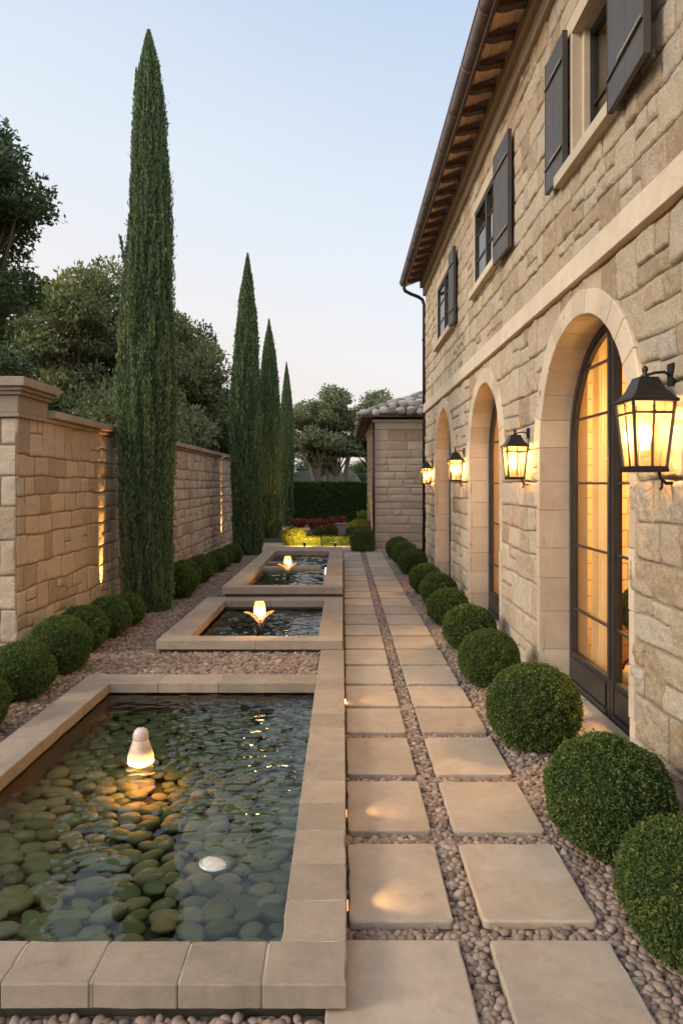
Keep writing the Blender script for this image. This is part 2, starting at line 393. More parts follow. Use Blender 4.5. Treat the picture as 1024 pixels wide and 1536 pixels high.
def masonry(name, P, U, V, N, rects, cell, depth, relief, warp, hole, mat, parent, seed=0, soft=.035):
    P, U, V, N = map(np.array, (P, U, V, N)); VS = []; FS = []; TI = []; JO = []; base = 0
    rng = np.random.RandomState(seed)
    for (a, b, c, d) in rects:
        ce = cell((a+b)/2, (c+d)/2) if callable(cell) else cell
        nu = max(4, int(math.ceil((b-a)/ce))) + 1; nv = max(4, int(math.ceil((d-c)/ce))) + 1
        # denser towards the edges of the block
        su = np.linspace(0, 1, nu); sv = np.linspace(0, 1, nv)
        su = su + .04*np.sin(2*np.pi*su)*-1; sv = sv + .04*np.sin(2*np.pi*sv)*-1
        uu, vv = np.meshgrid(a + (b-a)*su, c + (d-c)*sv)
        ex = np.minimum(uu-a, b-uu); ey = np.minimum(vv-c, d-vv)
        k = soft * (1 + .5*noise(uu*9, vv*9, 0, seed+5))
        e = ex*ey/np.sqrt(ex**2+ey**2+1e-9)*(1+.25*noise(uu*22, vv*22, 4, seed+6))
        pr = 1-(1-np.clip(e/k, 0, 1))**2.2
        off = rng.uniform(-.3, 1); tu, tv = rng.uniform(-1, 1, 2)
        s3 = rng.uniform(0, 50)
        RR = relief((a+b)/2, (c+d)/2) if callable(relief) else relief
        off *= RR*.55; tu *= RR*.4; tv *= RR*.4
        rel = RR*(fbm(uu*9, vv*9, s3, seed, 4)*.55 + .35*np.abs(fbm(uu*4, vv*6, s3+9, seed+3, 2)) + .30*noise(uu*40, vv*40, s3, seed+12))
        h = -depth*(1-pr) + pr*(off + tu*((uu-a)/(b-a)-.5)*2 + tv*((vv-c)/(d-c)-.5)*2 + rel)
        wu = uu + warp*fbm(uu*3.1, vv*3.1, 3, seed+7, 2); wv = vv + warp*fbm(uu*2.6, vv*2.6, 8, seed+8, 2)
        pts = P + wu[..., None]*U + wv[..., None]*V + h[..., None]*N
        idx = np.arange(nu*nv).reshape(nv, nu)
        q = np.stack([idx[:-1, :-1], idx[:-1, 1:], idx[1:, 1:], idx[1:, :-1]], -1).reshape(-1, 4)
        if hole is not None:
            cu = wu.ravel()[q].mean(1); cv = wv.ravel()[q].mean(1)
            q = q[~hole(cu, cv)]
        if len(q) == 0: continue
        VS.append(pts.reshape(-1, 3)); FS.append(q+base); base += nu*nv
        t = rng.uniform(0, 1)
        TI.append(np.full(nu*nv, t)); JO.append((1-pr).ravel())
    V_ = np.concatenate(VS); F_ = np.concatenate(FS)
    if np.dot(np.cross(U, V), N) < 0: F_ = F_[:, ::-1]
    me = mesh_np(name, V_, F_, True, {'tint': np.concatenate(TI), 'joint': np.concatenate(JO)})
    return link(name, me, mat, parent)

# ------------------------------------------------------------------ HOUSE
WX = 1.67; DX = 1.95; YN, YF = -1.5, 13.5; WT = 5.62
ARCH = [(4.74, .88, 2.0), (7.90, .84, 2.04), (11.10, .86, 2.08)]      # centre Y, half width, springing height
WINS = [(4.47, .37, 4.02, 4.97), (7.75, .68, 4.12, 5.1), (10.90, .85, 4.12, 5.1)]
house = empty('stone_house', (WX, 6, 0), label='two storey pale stone house with three tall arched glass doors', cat='house')
hp = lambda o: setattr(o, 'matrix_parent_inverse', Matrix.Translation((-WX, -6, 0)))
def H(o): hp(o); return o
def holes(u, v):
    r = np.zeros(u.shape, bool)
    for c, hw, sp in ARCH:
        r |= (np.abs(u-c) < hw) & (v < sp)
        r |= (((u-c)**2 + (v-sp)**2) < (hw+.09)**2) & (v >= sp)
    for c, hw, a, b in WINS: r |= (np.abs(u-c) < hw) & (v > a) & (v < b)
    return r
br = []
for c, hw, sp in ARCH: br += [(c-hw, 0, sp), (c+hw, 0, sp)]
for c, hw, a, b in WINS: br += [(c-hw, a, b), (c+hw, a, b)]
rng = random.Random(5)
rects = layout(YN, YF, 0, 3.12, (.19, .31), (.19, .42), rng, br, .3) + layout(YN, YF, 3.30, WT, (.17, .29), (.15, .35), rng, br, .25)
def hcell(u, v): return .05 if u < 2.6 else .0125 if u < 6.3 else .02 if u < 9.5 else .03
H(masonry('facade_wall', (WX, 0, 0), (0, 1, 0), (0, 0, 1), (-1, 0, 0), rects, hcell, .020, lambda u, v: .027 if v < 2.1 and u < 3.86 else .019 if v < 2.2 and u < 5 else .015 if v < 3.2 else .011, .013, holes, M['facade'], house, 3, .024))
# far gable end + back shell
m = MB(); m.box(WX+.03, 7, YF-.3, YF-.01, 0, WT); m.box(7, 7.3, YN, YF-.01, 0, WT); m.box(WX+.03, 7, YN, YN+.2, 0, WT)
m.box(DX+.12, 7, YN+.2, YF-.3, 3.12, 3.3); m.box(DX+.12, 7, YN+.2, YF-.3, WT-.15, WT-.01)
H(m.build('house_shell', M['band'], house))
# inner wall leaf: behind the facade, with openings
def slabwall(m, x0, x1, cuts, z0, z1):
    y = YN+.2
    for a, b, c, d in cuts:
        m.box(x0, x1, y, a, z0, z1)
        if c > z0: m.box(x0, x1, a, b, z0, c)
        if d < z1: m.box(x0, x1, a, b, d, z1)
        y = b
    m.box(x0, x1, y, YF-.3, z0, z1)
m = MB(); slabwall(m, DX+.02, DX+.11, [(c-hw-.0, c+hw+.0, 0, 3.0) for c, hw, sp in ARCH], 0, 3.12)
slabwall(m, WX+.22, WX+.30, [(c-hw, c+hw, a, b) for c, hw, a, b in WINS], 3.3, WT-.15)
plaster = plain('interior_plaster', (.62, .47, .29), .9, var=.06)
H(m.build('inner_wall', plaster, house))
# string course
m = MB(); m.box(WX-.045, WX+.02, YN, YF+.01, 3.125, 3.295); y = YN
H(m.build('string_course', M['band'], house, bevel=.006))
# eave moulding
m = MB(); m.box(WX-.05, WX+.02, YN, YF+.05, WT-.12, WT+.04); m.box(WX-.11, WX+.02, YN, YF+.05, WT+.042, WT+.18)
H(m.build('eave_moulding', M['frieze'], house, bevel=.012))
# roof, soffit, rafters, gutter
EX, EZ = 1.27, 5.66
m = MB(); sl_ = .38
m.add([(EX-.02, YN, EZ+.12), (EX-.02, YF+.35, EZ+.12), (5, YF+.35, EZ+.12+(5-EX)*sl_), (5, YN, EZ+.12+(5-EX)*sl_),
       (EX-.02, YN, EZ+.19), (EX-.02, YF+.35, EZ+.19), (5, YF+.35, EZ+.2+(5-EX)*sl_), (5, YN, EZ+.2+(5-EX)*sl_)],
      [(0, 1, 2, 3), (4, 7, 6, 5), (0, 4, 5, 1), (1, 5, 6, 2), (2, 6, 7, 3), (3, 7, 4, 0)])
roof = H(m.build('roof', plain('roof_tile', (.25, .15, .10), .8), house))
m = MB(); ny = 60; ys = np.linspace(YN, YF+.3, ny+1)
for k, (xa, xb) in enumerate(((EX, EX+.13), (EX+.134, EX+.264), (EX+.268, EX+.398), (EX+.402, WX+.02))):
    za = EZ+.10+(xa-EX)*sl_; zb = EZ+.10+(xb-EX)*sl_
    m.add([(xa, YN, za), (xb, YN, zb), (xb, YF+.3, zb), (xa, YF+.3, za), (xa, YN, za+.015), (xb, YN, zb+.015), (xb, YF+.3, zb+.015), (xa, YF+.3, za+.015)],
          [(0, 1, 2, 3), (4, 7, 6, 5), (0, 4, 5, 1), (1, 5, 6, 2), (2, 6, 7, 3), (3, 7, 4, 0)])
H(m.build('soffit_board', M['soffit'], house))
# rafter: shaped tail
def rafter_mesh():
    L = WX-.03-EX-.03; prof = [(0, .0), (.04, -.028), (.10, -.045), (.17, -.05), (.26, -.075), (L, -.085)]
    vs = []; fs = []; wv = .045
    for s_ in (-1, 1):
        for x, z in prof: vs.append((x, s_*wv, z + x*sl_))
        for x, z in prof: vs.append((x, s_*wv, .028 + x*sl_))
    n = len(prof)
    for i in range(n-1):
        fs += [(i, i+1, i+1+n, i+n), (2*n+i, 2*n+i+n, 2*n+i+1+n, 2*n+i+1), (i, 2*n+i, 2*n+i+1, i+1), (n+i, n+i+1, 3*n+i+1, 3*n+i)]
    fs += [(0, n, 3*n, 2*n), (n-1, 3*n-1, 4*n-1, 2*n-1)]
    mb = MB(); mb.add(vs, fs); me = mb.mesh('rafter', .006); me.materials.append(M['rafter']); return me
rm = rafter_mesh(); y = 1.2
while y < YF + .2:
    o = link('rafter', rm, None, house); o.matrix_parent_inverse = Matrix.Translation((-WX, -6, 0)); o.location = (EX+.03, y, EZ+.07); y += .405
    o.rotation_euler = (0, 0, random.uniform(-.02, .02))
# gutter: half round with straps
m = MB(); gy0, gy1 = YN, YF+.12; gr = .082; pts = []
n = 12
for rr in (gr, gr-.006):
    for yy in (gy0, gy1):
        for i in range(n+1):
            a = math.pi + math.pi*i/n; pts.append((EX-.03+rr*math.cos(a), yy, EZ+.13+rr*math.sin(a)*1.05))
N1 = n+1; fs = []
for i in range(n): fs += [(i, i+1, N1+i+1, N1+i), (2*N1+i, 3*N1+i, 3*N1+i+1, 2*N1+i+1)]
fs += [(0, N1, 3*N1, 2*N1), (n, 2*N1+n, 3*N1+n, N1+n)]
fs += [(N1+i, N1+i+1, 3*N1+i+1, 3*N1+i) for i in range(n)]
m.add(pts, fs, True)
m.add([(EX-.03+gr*math.cos(math.pi+math.pi*i/n), gy1-.002, EZ+.13+gr*1.05*math.sin(math.pi+math.pi*i/n)) for i in range(n+1)], [tuple(range(n+1))])
m.tube([(EX-.03-gr, gy0, EZ+.133), (EX-.03-gr, gy1, EZ+.133)], .009, 8)
y = .9
while y < gy1:
    P_ = [(EX-.03+(gr+.004)*math.cos(math.pi+math.pi*i/n), y, EZ+.13+(gr+.004)*1.05*math.sin(math.pi+math.pi*i/n)) for i in range(n+1)]
    m.tube(P_, .006, 6); y += .8
gut = H(m.build('gutter', M['copper'], house))
m = MB(); m.box(EX-.02, EX-.0, YN, YF+.3, EZ+.0, EZ+.12); H(m.build('fascia_board', M['rafter'], house))
m = MB(); m.tube([(EX-.03, YF+.02, EZ+.08), (EX-.03, YF+.03, EZ-.0), (EX+.0, YF+.03, EZ-.06), (EX+.1, YF+.04, EZ-.11), (WX-.13, YF+.06, EZ-.17), (WX-.05, YF+.06, EZ-.23), (WX-.02, YF+.06, EZ-.33), (WX-.02, YF+.06, .1)], .034, 10)
for z in (1.2, 2.9, 4.6): m.tube([(WX-.02, YF+.06, z), (WX-.02, YF+.06, z+.05)], .043, 10)
H(m.build('downpipe', M['iron'], house))

# arches: voussoirs above, jamb stones below
def arch_surround(c, hw, sp, seed):
    rg = random.Random(seed); VS = []; FS = []; T = []
    def block(ring):  # ring: 4 (y,z) corner fn of (rad) -> inner/outer with subdivisions
        b = len(VS); n = len(ring)//2; t = rg.random()
        x0, x1 = WX-.016 + rg.uniform(-.004, .004), DX+.015
        for x in (x0, x0+.006, x1):
            for j, (y, z) in enumerate(ring):
                if x == x0:    # bevel inward a bit
                    cy = sum(p[0] for p in ring)/len(ring); cz = sum(p[1] for p in ring)/len(ring)
                    d = math.hypot(y-cy, z-cz); y += (cy-y)/d*.006; z += (cz-z)/d*.006
                VS.append((x, y, z)); T.append(t)
        m_ = len(ring)
        for l in (0, 1):
            for j in range(m_): FS.append((b+l*m_+j, b+l*m_+(j+1) % m_, b+(l+1)*m_+(j+1) % m_, b+(l+1)*m_+j))
        FS.append(tuple(b+j for j in range(m_))[::-1])
    g = .0018; ro = hw+.17
    nseg = 13
    angs = [0]
    for i in range(nseg): angs.append(angs[-1]+rg.uniform(.85, 1.15))
    angs = [a/angs[-1]*math.pi for a in angs]
    for a, b in zip(angs[:-1], angs[1:]):
        o_ = ro + rg.uniform(-.006, .006); ga = g/hw
        ks = [a+ga + (b-a-2*ga)*i/4 for i in range(5)]
        ring = [(c+hw*math.cos(k), sp+hw*math.sin(k)) for k in ks] + [(c+o_*math.cos(k), sp+o_*math.sin(k)) for k in reversed(ks)]
        block(ring)
    for s in (-1, 1):
        z = .0; 
        while z < sp-.01:
            h = rg.uniform(.24, .36)
            if sp-(z+h) < .15: h = sp-z
            ys = (c+s*hw, c+s*(hw+.07))
            block([(ys[0], z+g), (ys[1], z+g), (ys[1], z+h-g), (ys[0], z+h-g)]); z += h
    me = bpy.data.meshes.new('arch_surround'); me.from_pydata(VS, [], FS); a_ = me.attributes.new('tint', 'FLOAT', 'POINT'); a_.data.foreach_set('value', T)
    bm = bmesh.new(); bm.from_mesh(me); bmesh.ops.recalc_face_normals(bm, faces=bm.faces); bm.to_mesh(me); bm.free()
    H(link('arch_surround', me, M['trim'], house))
    # dark bed behind the joints
    return

def door(c, hw, sp):
    """arched double glazed door in plane X = DX"""
    m = MB(); x0, x1 = DX-.045, DX+.012; n = 28; fw = .05
    def arc(r0, r1, x0, x1, a0=0, a1=math.pi):
        vs = []
        for i in range(n+1):
            k = a0+(a1-a0)*i/n
            for x in (x0, x1):
                for r in (r0, r1): vs.append((x, c+r*math.cos(k), sp+r*math.sin(k)))
        fs = []
        for i in range(n):
            b = 4*i; d = b+4
            fs += [(b, b+1, d+1, d), (b+2, d+2, d+3, b+3), (b, d, d+2, b+2), (b+1, b+3, d+3, d+1)]
        m.add(vs, fs, False)
    e = hw-.001
    arc(e-fw, e, x0, x1)
    for s in (-1, 1):
        a, b = sorted((c+s*e, c+s*(e-fw))); m.box(x0, x1, a, b, .04, sp)
        a, b = sorted((c+s*.005, c+s*.055)); m.box(x0-.008, x1, a, b, .04, sp+math.sqrt((e-fw)**2-.03**2))
        lo, hi = sorted((c+s*.056, c+s*(e-fw-.001)))
        m.box(x0+.004, x1-.002, lo, hi, .04, .30); m.box(x0-.012, x0+.003, lo+.03, hi-.03, .085, .26)
        m.box(x0-.02, x0+.002, lo, hi, .04, .075)
        # sash stile
        sr = e-fw-.001
        arc(sr-.018, sr, x0+.012, x1-.006, 0, math.pi) if s > 0 else None
        a, b = sorted((c+s*sr, c+s*(sr-.018))); m.box(x0+.012, x1-.006, a, b, .30, sp)
        for z in (.66, 1.19, 1.70, 2.22, 2.60):
            if z > sp:
                if (sr**2-(z-sp)**2) < 0: continue
                wy = math.sqrt(sr**2-(z-sp)**2)
            else: wy = sr
            a, b = sorted((c+s*.055, c+s*(wy-.005))); m.box(x0+.016, x1-.014, a, b, z-.009, z+.009)
    m.box(x0-.03, x1+.02, c-hw+.001, c+hw-.001, .0, .039)
    m.box(x0-.02, x0-.0085, c-.012, c+.012, .3, sp+.7)
    d = H(m.build('arched_door', M['doorframe'], house, bevel=.003))
    # panes (left and right leaf)
    for s in (-1, 1):
        mm = MB(); r = hw-.06; k0 = math.acos(.05/r); pts = [(DX-.012, c+s*.05, .29), (DX-.012, c+s*r, .29), (DX-.012, c+s*r, sp)]
        for i in range(1, 15):
            k = k0*i/14; pts.append((DX-.012, c+s*r*math.cos(k), sp+r*math.sin(k)))
        q = len(pts); back = [(p[0]+.005, p[1], p[2]) for p in pts]
        mm.add(pts+back, [tuple(range(q)), tuple(range(2*q-1, q-1, -1))] + [(i, i+q, (i+1) % q+q, (i+1) % q) for i in range(q)])
        g = mm.build('glass_pane', M['glass'], d); 
    m = MB(); m.box(WX-.06, DX+.02, c-hw-.0, c+hw+.0, -.02, .035)
    H(m.build('threshold', M['paver'], house, bevel=.008))
for i, a in enumerate(ARCH): arch_surround(*a, 20+i); door(*a)
# low plinth step along the wall foot
m = MB(); m.box(WX-.10, WX+.04, 3.55, YF, -.05, .028)
H(m.build('plinth', M['paver'], house, bevel=.008))

# upper windows
curt_dark = plain('brown_curtain', (.42, .29, .19), .9, var=.4, sc_=6)
for i, (c, hw, a, b) in enumerate(WINS):
    xin = WX+.115 if i == 0 else WX-.005
    # stone reveal
    m = MB(); e = .0
    m.box(WX-.012, WX+.24, c-hw-.05, c-hw+.003, a, b); m.box(WX-.012, WX+.24, c+hw-.003, c+hw+.05, a, b)
    if i == 0: m.box(WX+.06, WX+.11, c+hw-.045, c+hw-.0035, a, b)
    m.box(WX-.014, WX+.24, c-hw-.12, c+hw+.12, b-.003, b+.12)
    me = m.mesh('window_reveal', .006); at = me.attributes.new('tint', 'FLOAT', 'POINT'); at.data.foreach_set('value', [.5]*len(me.vertices))
    H(link('window_reveal', me, M['trim'], house))
    m = MB(); m.box(xin, xin+.05, c-hw+.004, c-hw+.05, a, b-.004); m.box(xin, xin+.05, c+hw-.05, c+hw-.004, a, b-.004)
    m.box(xin, xin+.05, c-hw+.05, c+hw-.05, a, a+.045); m.box(xin, xin+.05, c-hw+.05, c+hw-.05, b-.05, b-.004)
    m.box(xin-.006, xin+.05, c-.025, c+.025, a+.045, b-.05)
    for s in (-1, 1):
        y0, y1 = sorted((c+s*.026, c+s*(hw-.05)))
        for k in ((.36, .68) if i else (.42,)):
            m.box(xin+.012, xin+.04, y0, y1, a+(b-a)*k-.009, a+(b-a)*k+.009)
    win = H(m.build('upper_window', M['doorframe'], house, bevel=.003))
    m = MB(); m.box(xin+.022, xin+.027, c-hw+.04, c+hw-.04, a+.03, b-.03); m.build('glass_pane', M['glass'], win)
    # curtain behind
    k = 60; V_ = []; F_ = []
    for j in range(k+1):
        y = c-hw+.02+(2*hw-.04)*j/k; x = xin+.14+.02*math.sin(j*1.3)+.012*math.sin(j*.5)
        V_ += [(x, y, a), (x, y, b)]
    for j in range(k): F_.append((2*j, 2*j+1, 2*j+3, 2*j+2))
    link('curtain', mesh_np('curtain', V_, F_), curt_dark, win)
    m = MB(); m.box(WX-.075, WX+.24, c-hw-.09, c+hw+.09 + (.13 if i == 0 else 0), a-.085, a-.001)
    H(m.build('window_sill', M['band'], house, bevel=.006))
# shutters
HM = plain('hinge_metal', (.35, .31, .26), .5, .4)
def shutter(ya, yb, z0, z1, xo=WX-.055, ang=0.0, two=True):
    m = MB(); th = .032; wd = yb-ya; nb = 2 if two else 3
    for k in range(nb):
        m.box(-th/2, th/2, wd*k/nb+.002, wd*(k+1)/nb-.002, 0, z1-z0)
    for z in (.18, .80): 
        m.box(-th/2-.012, -th/2-.0005, .0, wd, (z1-z0)*z-.010, (z1-z0)*z+.010)
    m.box(-th/2-.004, th/2+.004, -.006, .0015, -.003, z1-z0+.003); m.box(-th/2-.004, th/2+.004, wd-.0015, wd+.006, -.003, z1-z0+.003)
    me = m.mesh('shutter', .002); o = link('shutter', me, M['shutter'], house)
    o.matrix_parent_inverse = Matrix.Translation((-WX, -6, 0)); o.location = (xo, ya, z0); o.rotation_euler = (0, 0, ang)
    for z in (.18, .80): 
        mm = MB(); zz = (z1-z0)*z; mm.box(-th/2-.018, -th/2-.0125, 0, wd*.62, zz-.006, zz+.006)
        mm.build('hinge_strap', HM, o)
shutter(4.86, 5.27, 3.98, 5.0)
shutter(3.45, 4.02, 3.93, 5.0, WX-.10, R(-4))
shutter(6.47, 7.03, 4.0, 5.14, WX-.055, R(1.5))
shutter(9.66, 10.02, 4.05, 5.14, WX-.055, R(2))
# near small window behind the frame edge is left out

# interior rooms
m = MB(); m.box(DX+.11, 7, YN+.2, YF-.3, -.06, .012)
H(m.build('interior_floor', plain('interior_floor_stone', (.50, .36, .21), .35, var=.12, sc_=2), house))
m = MB(); m.box(DX+.115, 7, 6.35, 6.45, .013, 3.11); m.box(DX+.115, 7, 9.5, 9.6, .013, 3.11); m.box(4.8, 4.9, YN+.25, 6.34, .013, 3.11); m.box(4.8, 4.9, 6.46, 9.49, .013, 3.11); m.box(4.8, 4.9, 9.61, YF-.35, .013, 3.11)
def tile_mat():
    t = NT('tiled_partition'); tc = t.n('TexCoord'); b = t.n('TexBrick'); 
    sx = t.n('SeparateXYZ'); t.l(tc.outputs['Object'], sx.inputs[0]); cb = t.n('CombineXYZ'); t.l(t.math('ADD', sx.outputs[0], sx.outputs[1]), cb.inputs[0]); t.l(sx.outputs[2], cb.inputs[1])
    t.l(cb.outputs[0], b.inputs['Vector']); b.inputs['Scale'].default_value = 1.6
    b.inputs['Color1'].default_value = (.66, .50, .30, 1); b.inputs['Color2'].default_value = (.58, .42, .24, 1); b.inputs['Mortar'].default_value = (.30, .2, .1, 1); b.inputs['Mortar Size'].default_value = .01
    return t.done(t.princ(b.outputs[0], .6))
H(m.build('partition_wall', tile_mat(), house))
def curtain(y0, y1, label, x=DX+.17):
    k = int(abs(y1-y0)*110); V_ = []; F_ = []; T = []
    for j in range(k+1):
        y = y0+(y1-y0)*j/k; xx = x+.022*math.sin(j*.55)+.012*math.sin(j*.23+1)
        for z, f in ((.03, 1.25), (1.2, 1.05), (2.95, .8)): V_.append((xx*1+(f-1)*.02*math.sin(j*.55), y, z))
    for j in range(k):
        for r in (0, 1): F_.append((3*j+r, 3*j+r+1, 3*j+3+r+1, 3*j+3+r))
    o = link('curtain', mesh_np('curtain', V_, F_), M['curtain']); tag(o, label, 'curtain', 'curtains behind the arched doors')
t = NT('linen_curtain'); co = t.coords((1, 1, .15)); c_ = t.ramp(t.noise(co, 14, 4), [(.3, (.62, .50, .32)), (.7, (.74, .62, .42))])
d_ = t.n('BsdfDiffuse'); t.l(c_, d_.inputs[0]); tr_ = t.n('BsdfTranslucent'); t.l(c_, tr_.inputs[0]); mx = t.n('MixShader'); mx.inputs[0].default_value = .5
t.l(d_.outputs[0], mx.inputs[1]); t.l(tr_.outputs[0], mx.inputs[2]); M['curtain'] = t.done(mx.outputs[0])
curtain(5.2, 5.66, 'cream linen curtain behind the left leaf of the nearest arched door')
curtain(3.75, 4.02, 'narrow cream curtain drawn back at the near side of the nearest arched door')
curtain(7.95, 8.74, 'cream linen curtain behind the middle arched door')
curtain(11.2, 12.0, 'cream linen curtain behind the farthest arched door')
for y in (4.9, 8.0, 11.4):
    lamp('room_light', 'AREA', (3.3, y, 3.0), 95, (1, .58, .22), 1.0, aim=(3.3, y, 0))
    lamp('room_glow', 'POINT', (2.75, y+.3, 2.2), 22, (1, .58, .2), .12)

# ------------------------------------------------------------------ wall lanterns
def lantern(loc, label, k_=1, kz=1):
    root = empty('wall_lantern', loc, label=label, cat='wall lantern', group='lit lanterns along the house wall'); root.scale = (k_, k_, kz)
    S = lambda z: .095 + (.132-.095)*(z/.36)     # half width at height z (0 bottom, .36 top of glass)
    f = MB(); bw = .013
    zt = .36; zb = 0
    cs = [(-1, -1), (1, -1), (1, 1), (-1, 1)]
    for a in range(4):
        x0, y0 = cs[a]; x1, y1 = cs[(a+1) % 4]
        f.bar((x0*S(0), y0*S(0), 0), (x0*S(zt), y0*S(zt), zt), bw*1.3)
        mx_, my_ = (x0+x1)/2, (y0+y1)/2
        f.bar((mx_*S(0), my_*S(0), 0), (mx_*S(zt), my_*S(zt), zt), bw*.9)
        for z in (0.0, .295, zt): f.bar((x0*S(z)*1.01, y0*S(z)*1.01, z), (x1*S(z)*1.01, y1*S(z)*1.01, z), bw if z else bw*1.8)
    f.box(-.106, .106, -.106, .106, -.020, -.004)
    f.build('frame', M['iron'], root, .001)
    g = MB(); q = .985
    for a in range(4):
        x0, y0 = cs[a]; x1, y1 = cs[(a+1) % 4]
        g.add([(x0*S(.0)*q, y0*S(.0)*q, .0), (x1*S(0)*q, y1*S(0)*q, 0), (x1*S(zt)*q, y1*S(zt)*q, zt), (x0*S(zt)*q, y0*S(zt)*q, zt)], [(0, 1, 2, 3)])
    g.build('glass_pane', M['frost'], root)
    r = MB(); prof = [(.150, .352), (.152, .366), (.125, .385), (.095, .42), (.075, .46), (.062, .485), (.062, .492)]
    vs = []; fs = []
    for s_, z in prof:
        for x, y in cs: vs.append((x*s_, y*s_, z))
    for i in range(len(prof)-1):
        for a in range(4): fs.append((i*4+a, i*4+(a+1) % 4, (i+1)*4+(a+1) % 4, (i+1)*4+a))
    fs += [(3, 2, 1, 0), tuple(len(vs)-4+k for k in range(4))]
    r.add(vs, fs); r.build('roof', M['iron'], root, .002)
    k = MB(); k.lathe([(.0, .492), (.022, .492), (.026, .505), (.012, .515), (.018, .53), (.02, .545), (.008, .558), (.0, .56)], 12, caps=False); k.build('finial', M['iron'], root)
    b = MB(); wx = (WX-loc[0]-.005)/k_
    b.box(wx-.02, wx-.002, -.035, .035, .45, .57);  b.tube([(wx-.01, 0, .50), (wx*.7, 0, .525), (wx*.35, 0, .52), (.0, 0, .505)], .008, 8)
    b.build('bracket', M['iron'], root)
    b = MB(); b.tube([(wx-.0, 0, -.08), (wx*.75, 0, -.08), (wx*.55, 0, -.05), (wx*.5, 0, -.015)], .010, 8)
    b.tube([(wx*.62, 0, -.055), (wx*.62, 0, -.10), (wx*.62-.015, 0, -.115)], .008, 6)
    b.build('scroll_hook', M['iron'], root)
    for yy in (-.035, .035):
        u = MB(); u.lathe([(.0, .10), (.011, .10), (.011, .13), (.024, .17), (.026, .195), (.018, .225), (.0, .24)], 12, (0, yy, 0), caps=False)
        u.build('bulb', M['bulb'], root)
    return root
M['bulb'] = emis('lantern_bulb', (1, .68, .36), 9)
t = NT('frosted_lantern_glass'); tl = t.n('BsdfTranslucent'); tl.inputs[0].default_value = (.33, .22, .105, 1); tp = t.n('BsdfTransparent'); tp.inputs[0].default_value = (.95, .84, .64, 1)
gl = t.n('BsdfGlossy'); gl.inputs['Roughness'].default_value = .1
m1 = t.n('MixShader'); m1.inputs[0].default_value = .36; t.l(tp.outputs[0], m1.inputs[1]); t.l(tl.outputs[0], m1.inputs[2])
m2 = t.n('MixShader'); m2.inputs[0].default_value = .06; t.l(m1.outputs[0], m2.inputs[1]); t.l(gl.outputs[0], m2.inputs[2]); M['frost'] = t.done(m2.outputs[0])
for (x, y, z, k_, kz, lab) in ((1.525, 3.37, 1.775, .78, .93, 'large black four sided wall lantern on the rough stone beside the nearest arched door'),
                       (1.54, 5.98, 1.75, .70, .78, 'black wall lantern on the stone pier between the nearest and the middle arched door'),
                       (1.54, 9.15, 1.74, .70, .78, 'black wall lantern on the stone pier between the middle and the farthest arched door'),
                       (1.55, 12.4, 1.70, .70, .78, 'smallest looking wall lantern near the downpipe at the far corner of the house')):
    r_ = lantern((x, y, z), lab, k_, kz)
    lamp('lantern_light', 'POINT', (0, 0, .20), 34, (1, .60, .28), .03, parent=r_)

# ------------------------------------------------------------------ GROUND
m = MB(); m.add([(-400, -60, -.30), (400, -60, -.30), (400, 800, -.30), (-400, 800, -.30)], [(0, 1, 2, 3)])
tag(m.build('ground', plain('far_ground', (.09, .085, .045), .95, sc_=.4)), kind='structure')
# gravel bed sheet with openings for the pools (built as strips), top at z=0
POOLS = [(-2.09, .015, 2.09, 5.53), (-1.776, 0.0, 6.32, 8.80), (-1.57, 0.0, 8.80, 14.4)]
m = MB()
def sheet(x0, x1, y0, y1, z=-.002): m.add([(x0, y0, z), (x1, y0, z), (x1, y1, z), (x0, y1, z)], [(0, 1, 2, 3)])
inn = .05
ys = [-1.5, 2.13, 5.49, 6.36, 14.36, 17.0]
sheet(-2.95, 1.72, ys[0], ys[1]); sheet(-2.95, -2.05, ys[1], 4.6); m.add([(-2.95, 4.6, -.002), (-2.05, 4.6, -.002), (-2.05, 5.5, .083), (-2.95, 5.5, .083)], [(0, 1, 2, 3)]); sheet(-.02, 1.72, ys[1], ys[2])
sheet(-.04, 1.72, ys[2], ys[4]); sheet(-2.95, -.04, 5.5, ys[3], .083); sheet(-2.95, -1.72, ys[3], 8.84, .083); sheet(-2.95, -1.53, 8.84, 14.4, .083)
sheet(-.04, 1.72, ys[4], 16.6); m.add([(-2.95, 14.4, .083), (-.04, 14.4, .083), (-.04, 16.6, -.002), (-2.95, 16.6, -.002)], [(0, 1, 2, 3)])
tag(m.build('gravel_ground', M['ground']), kind='structure')

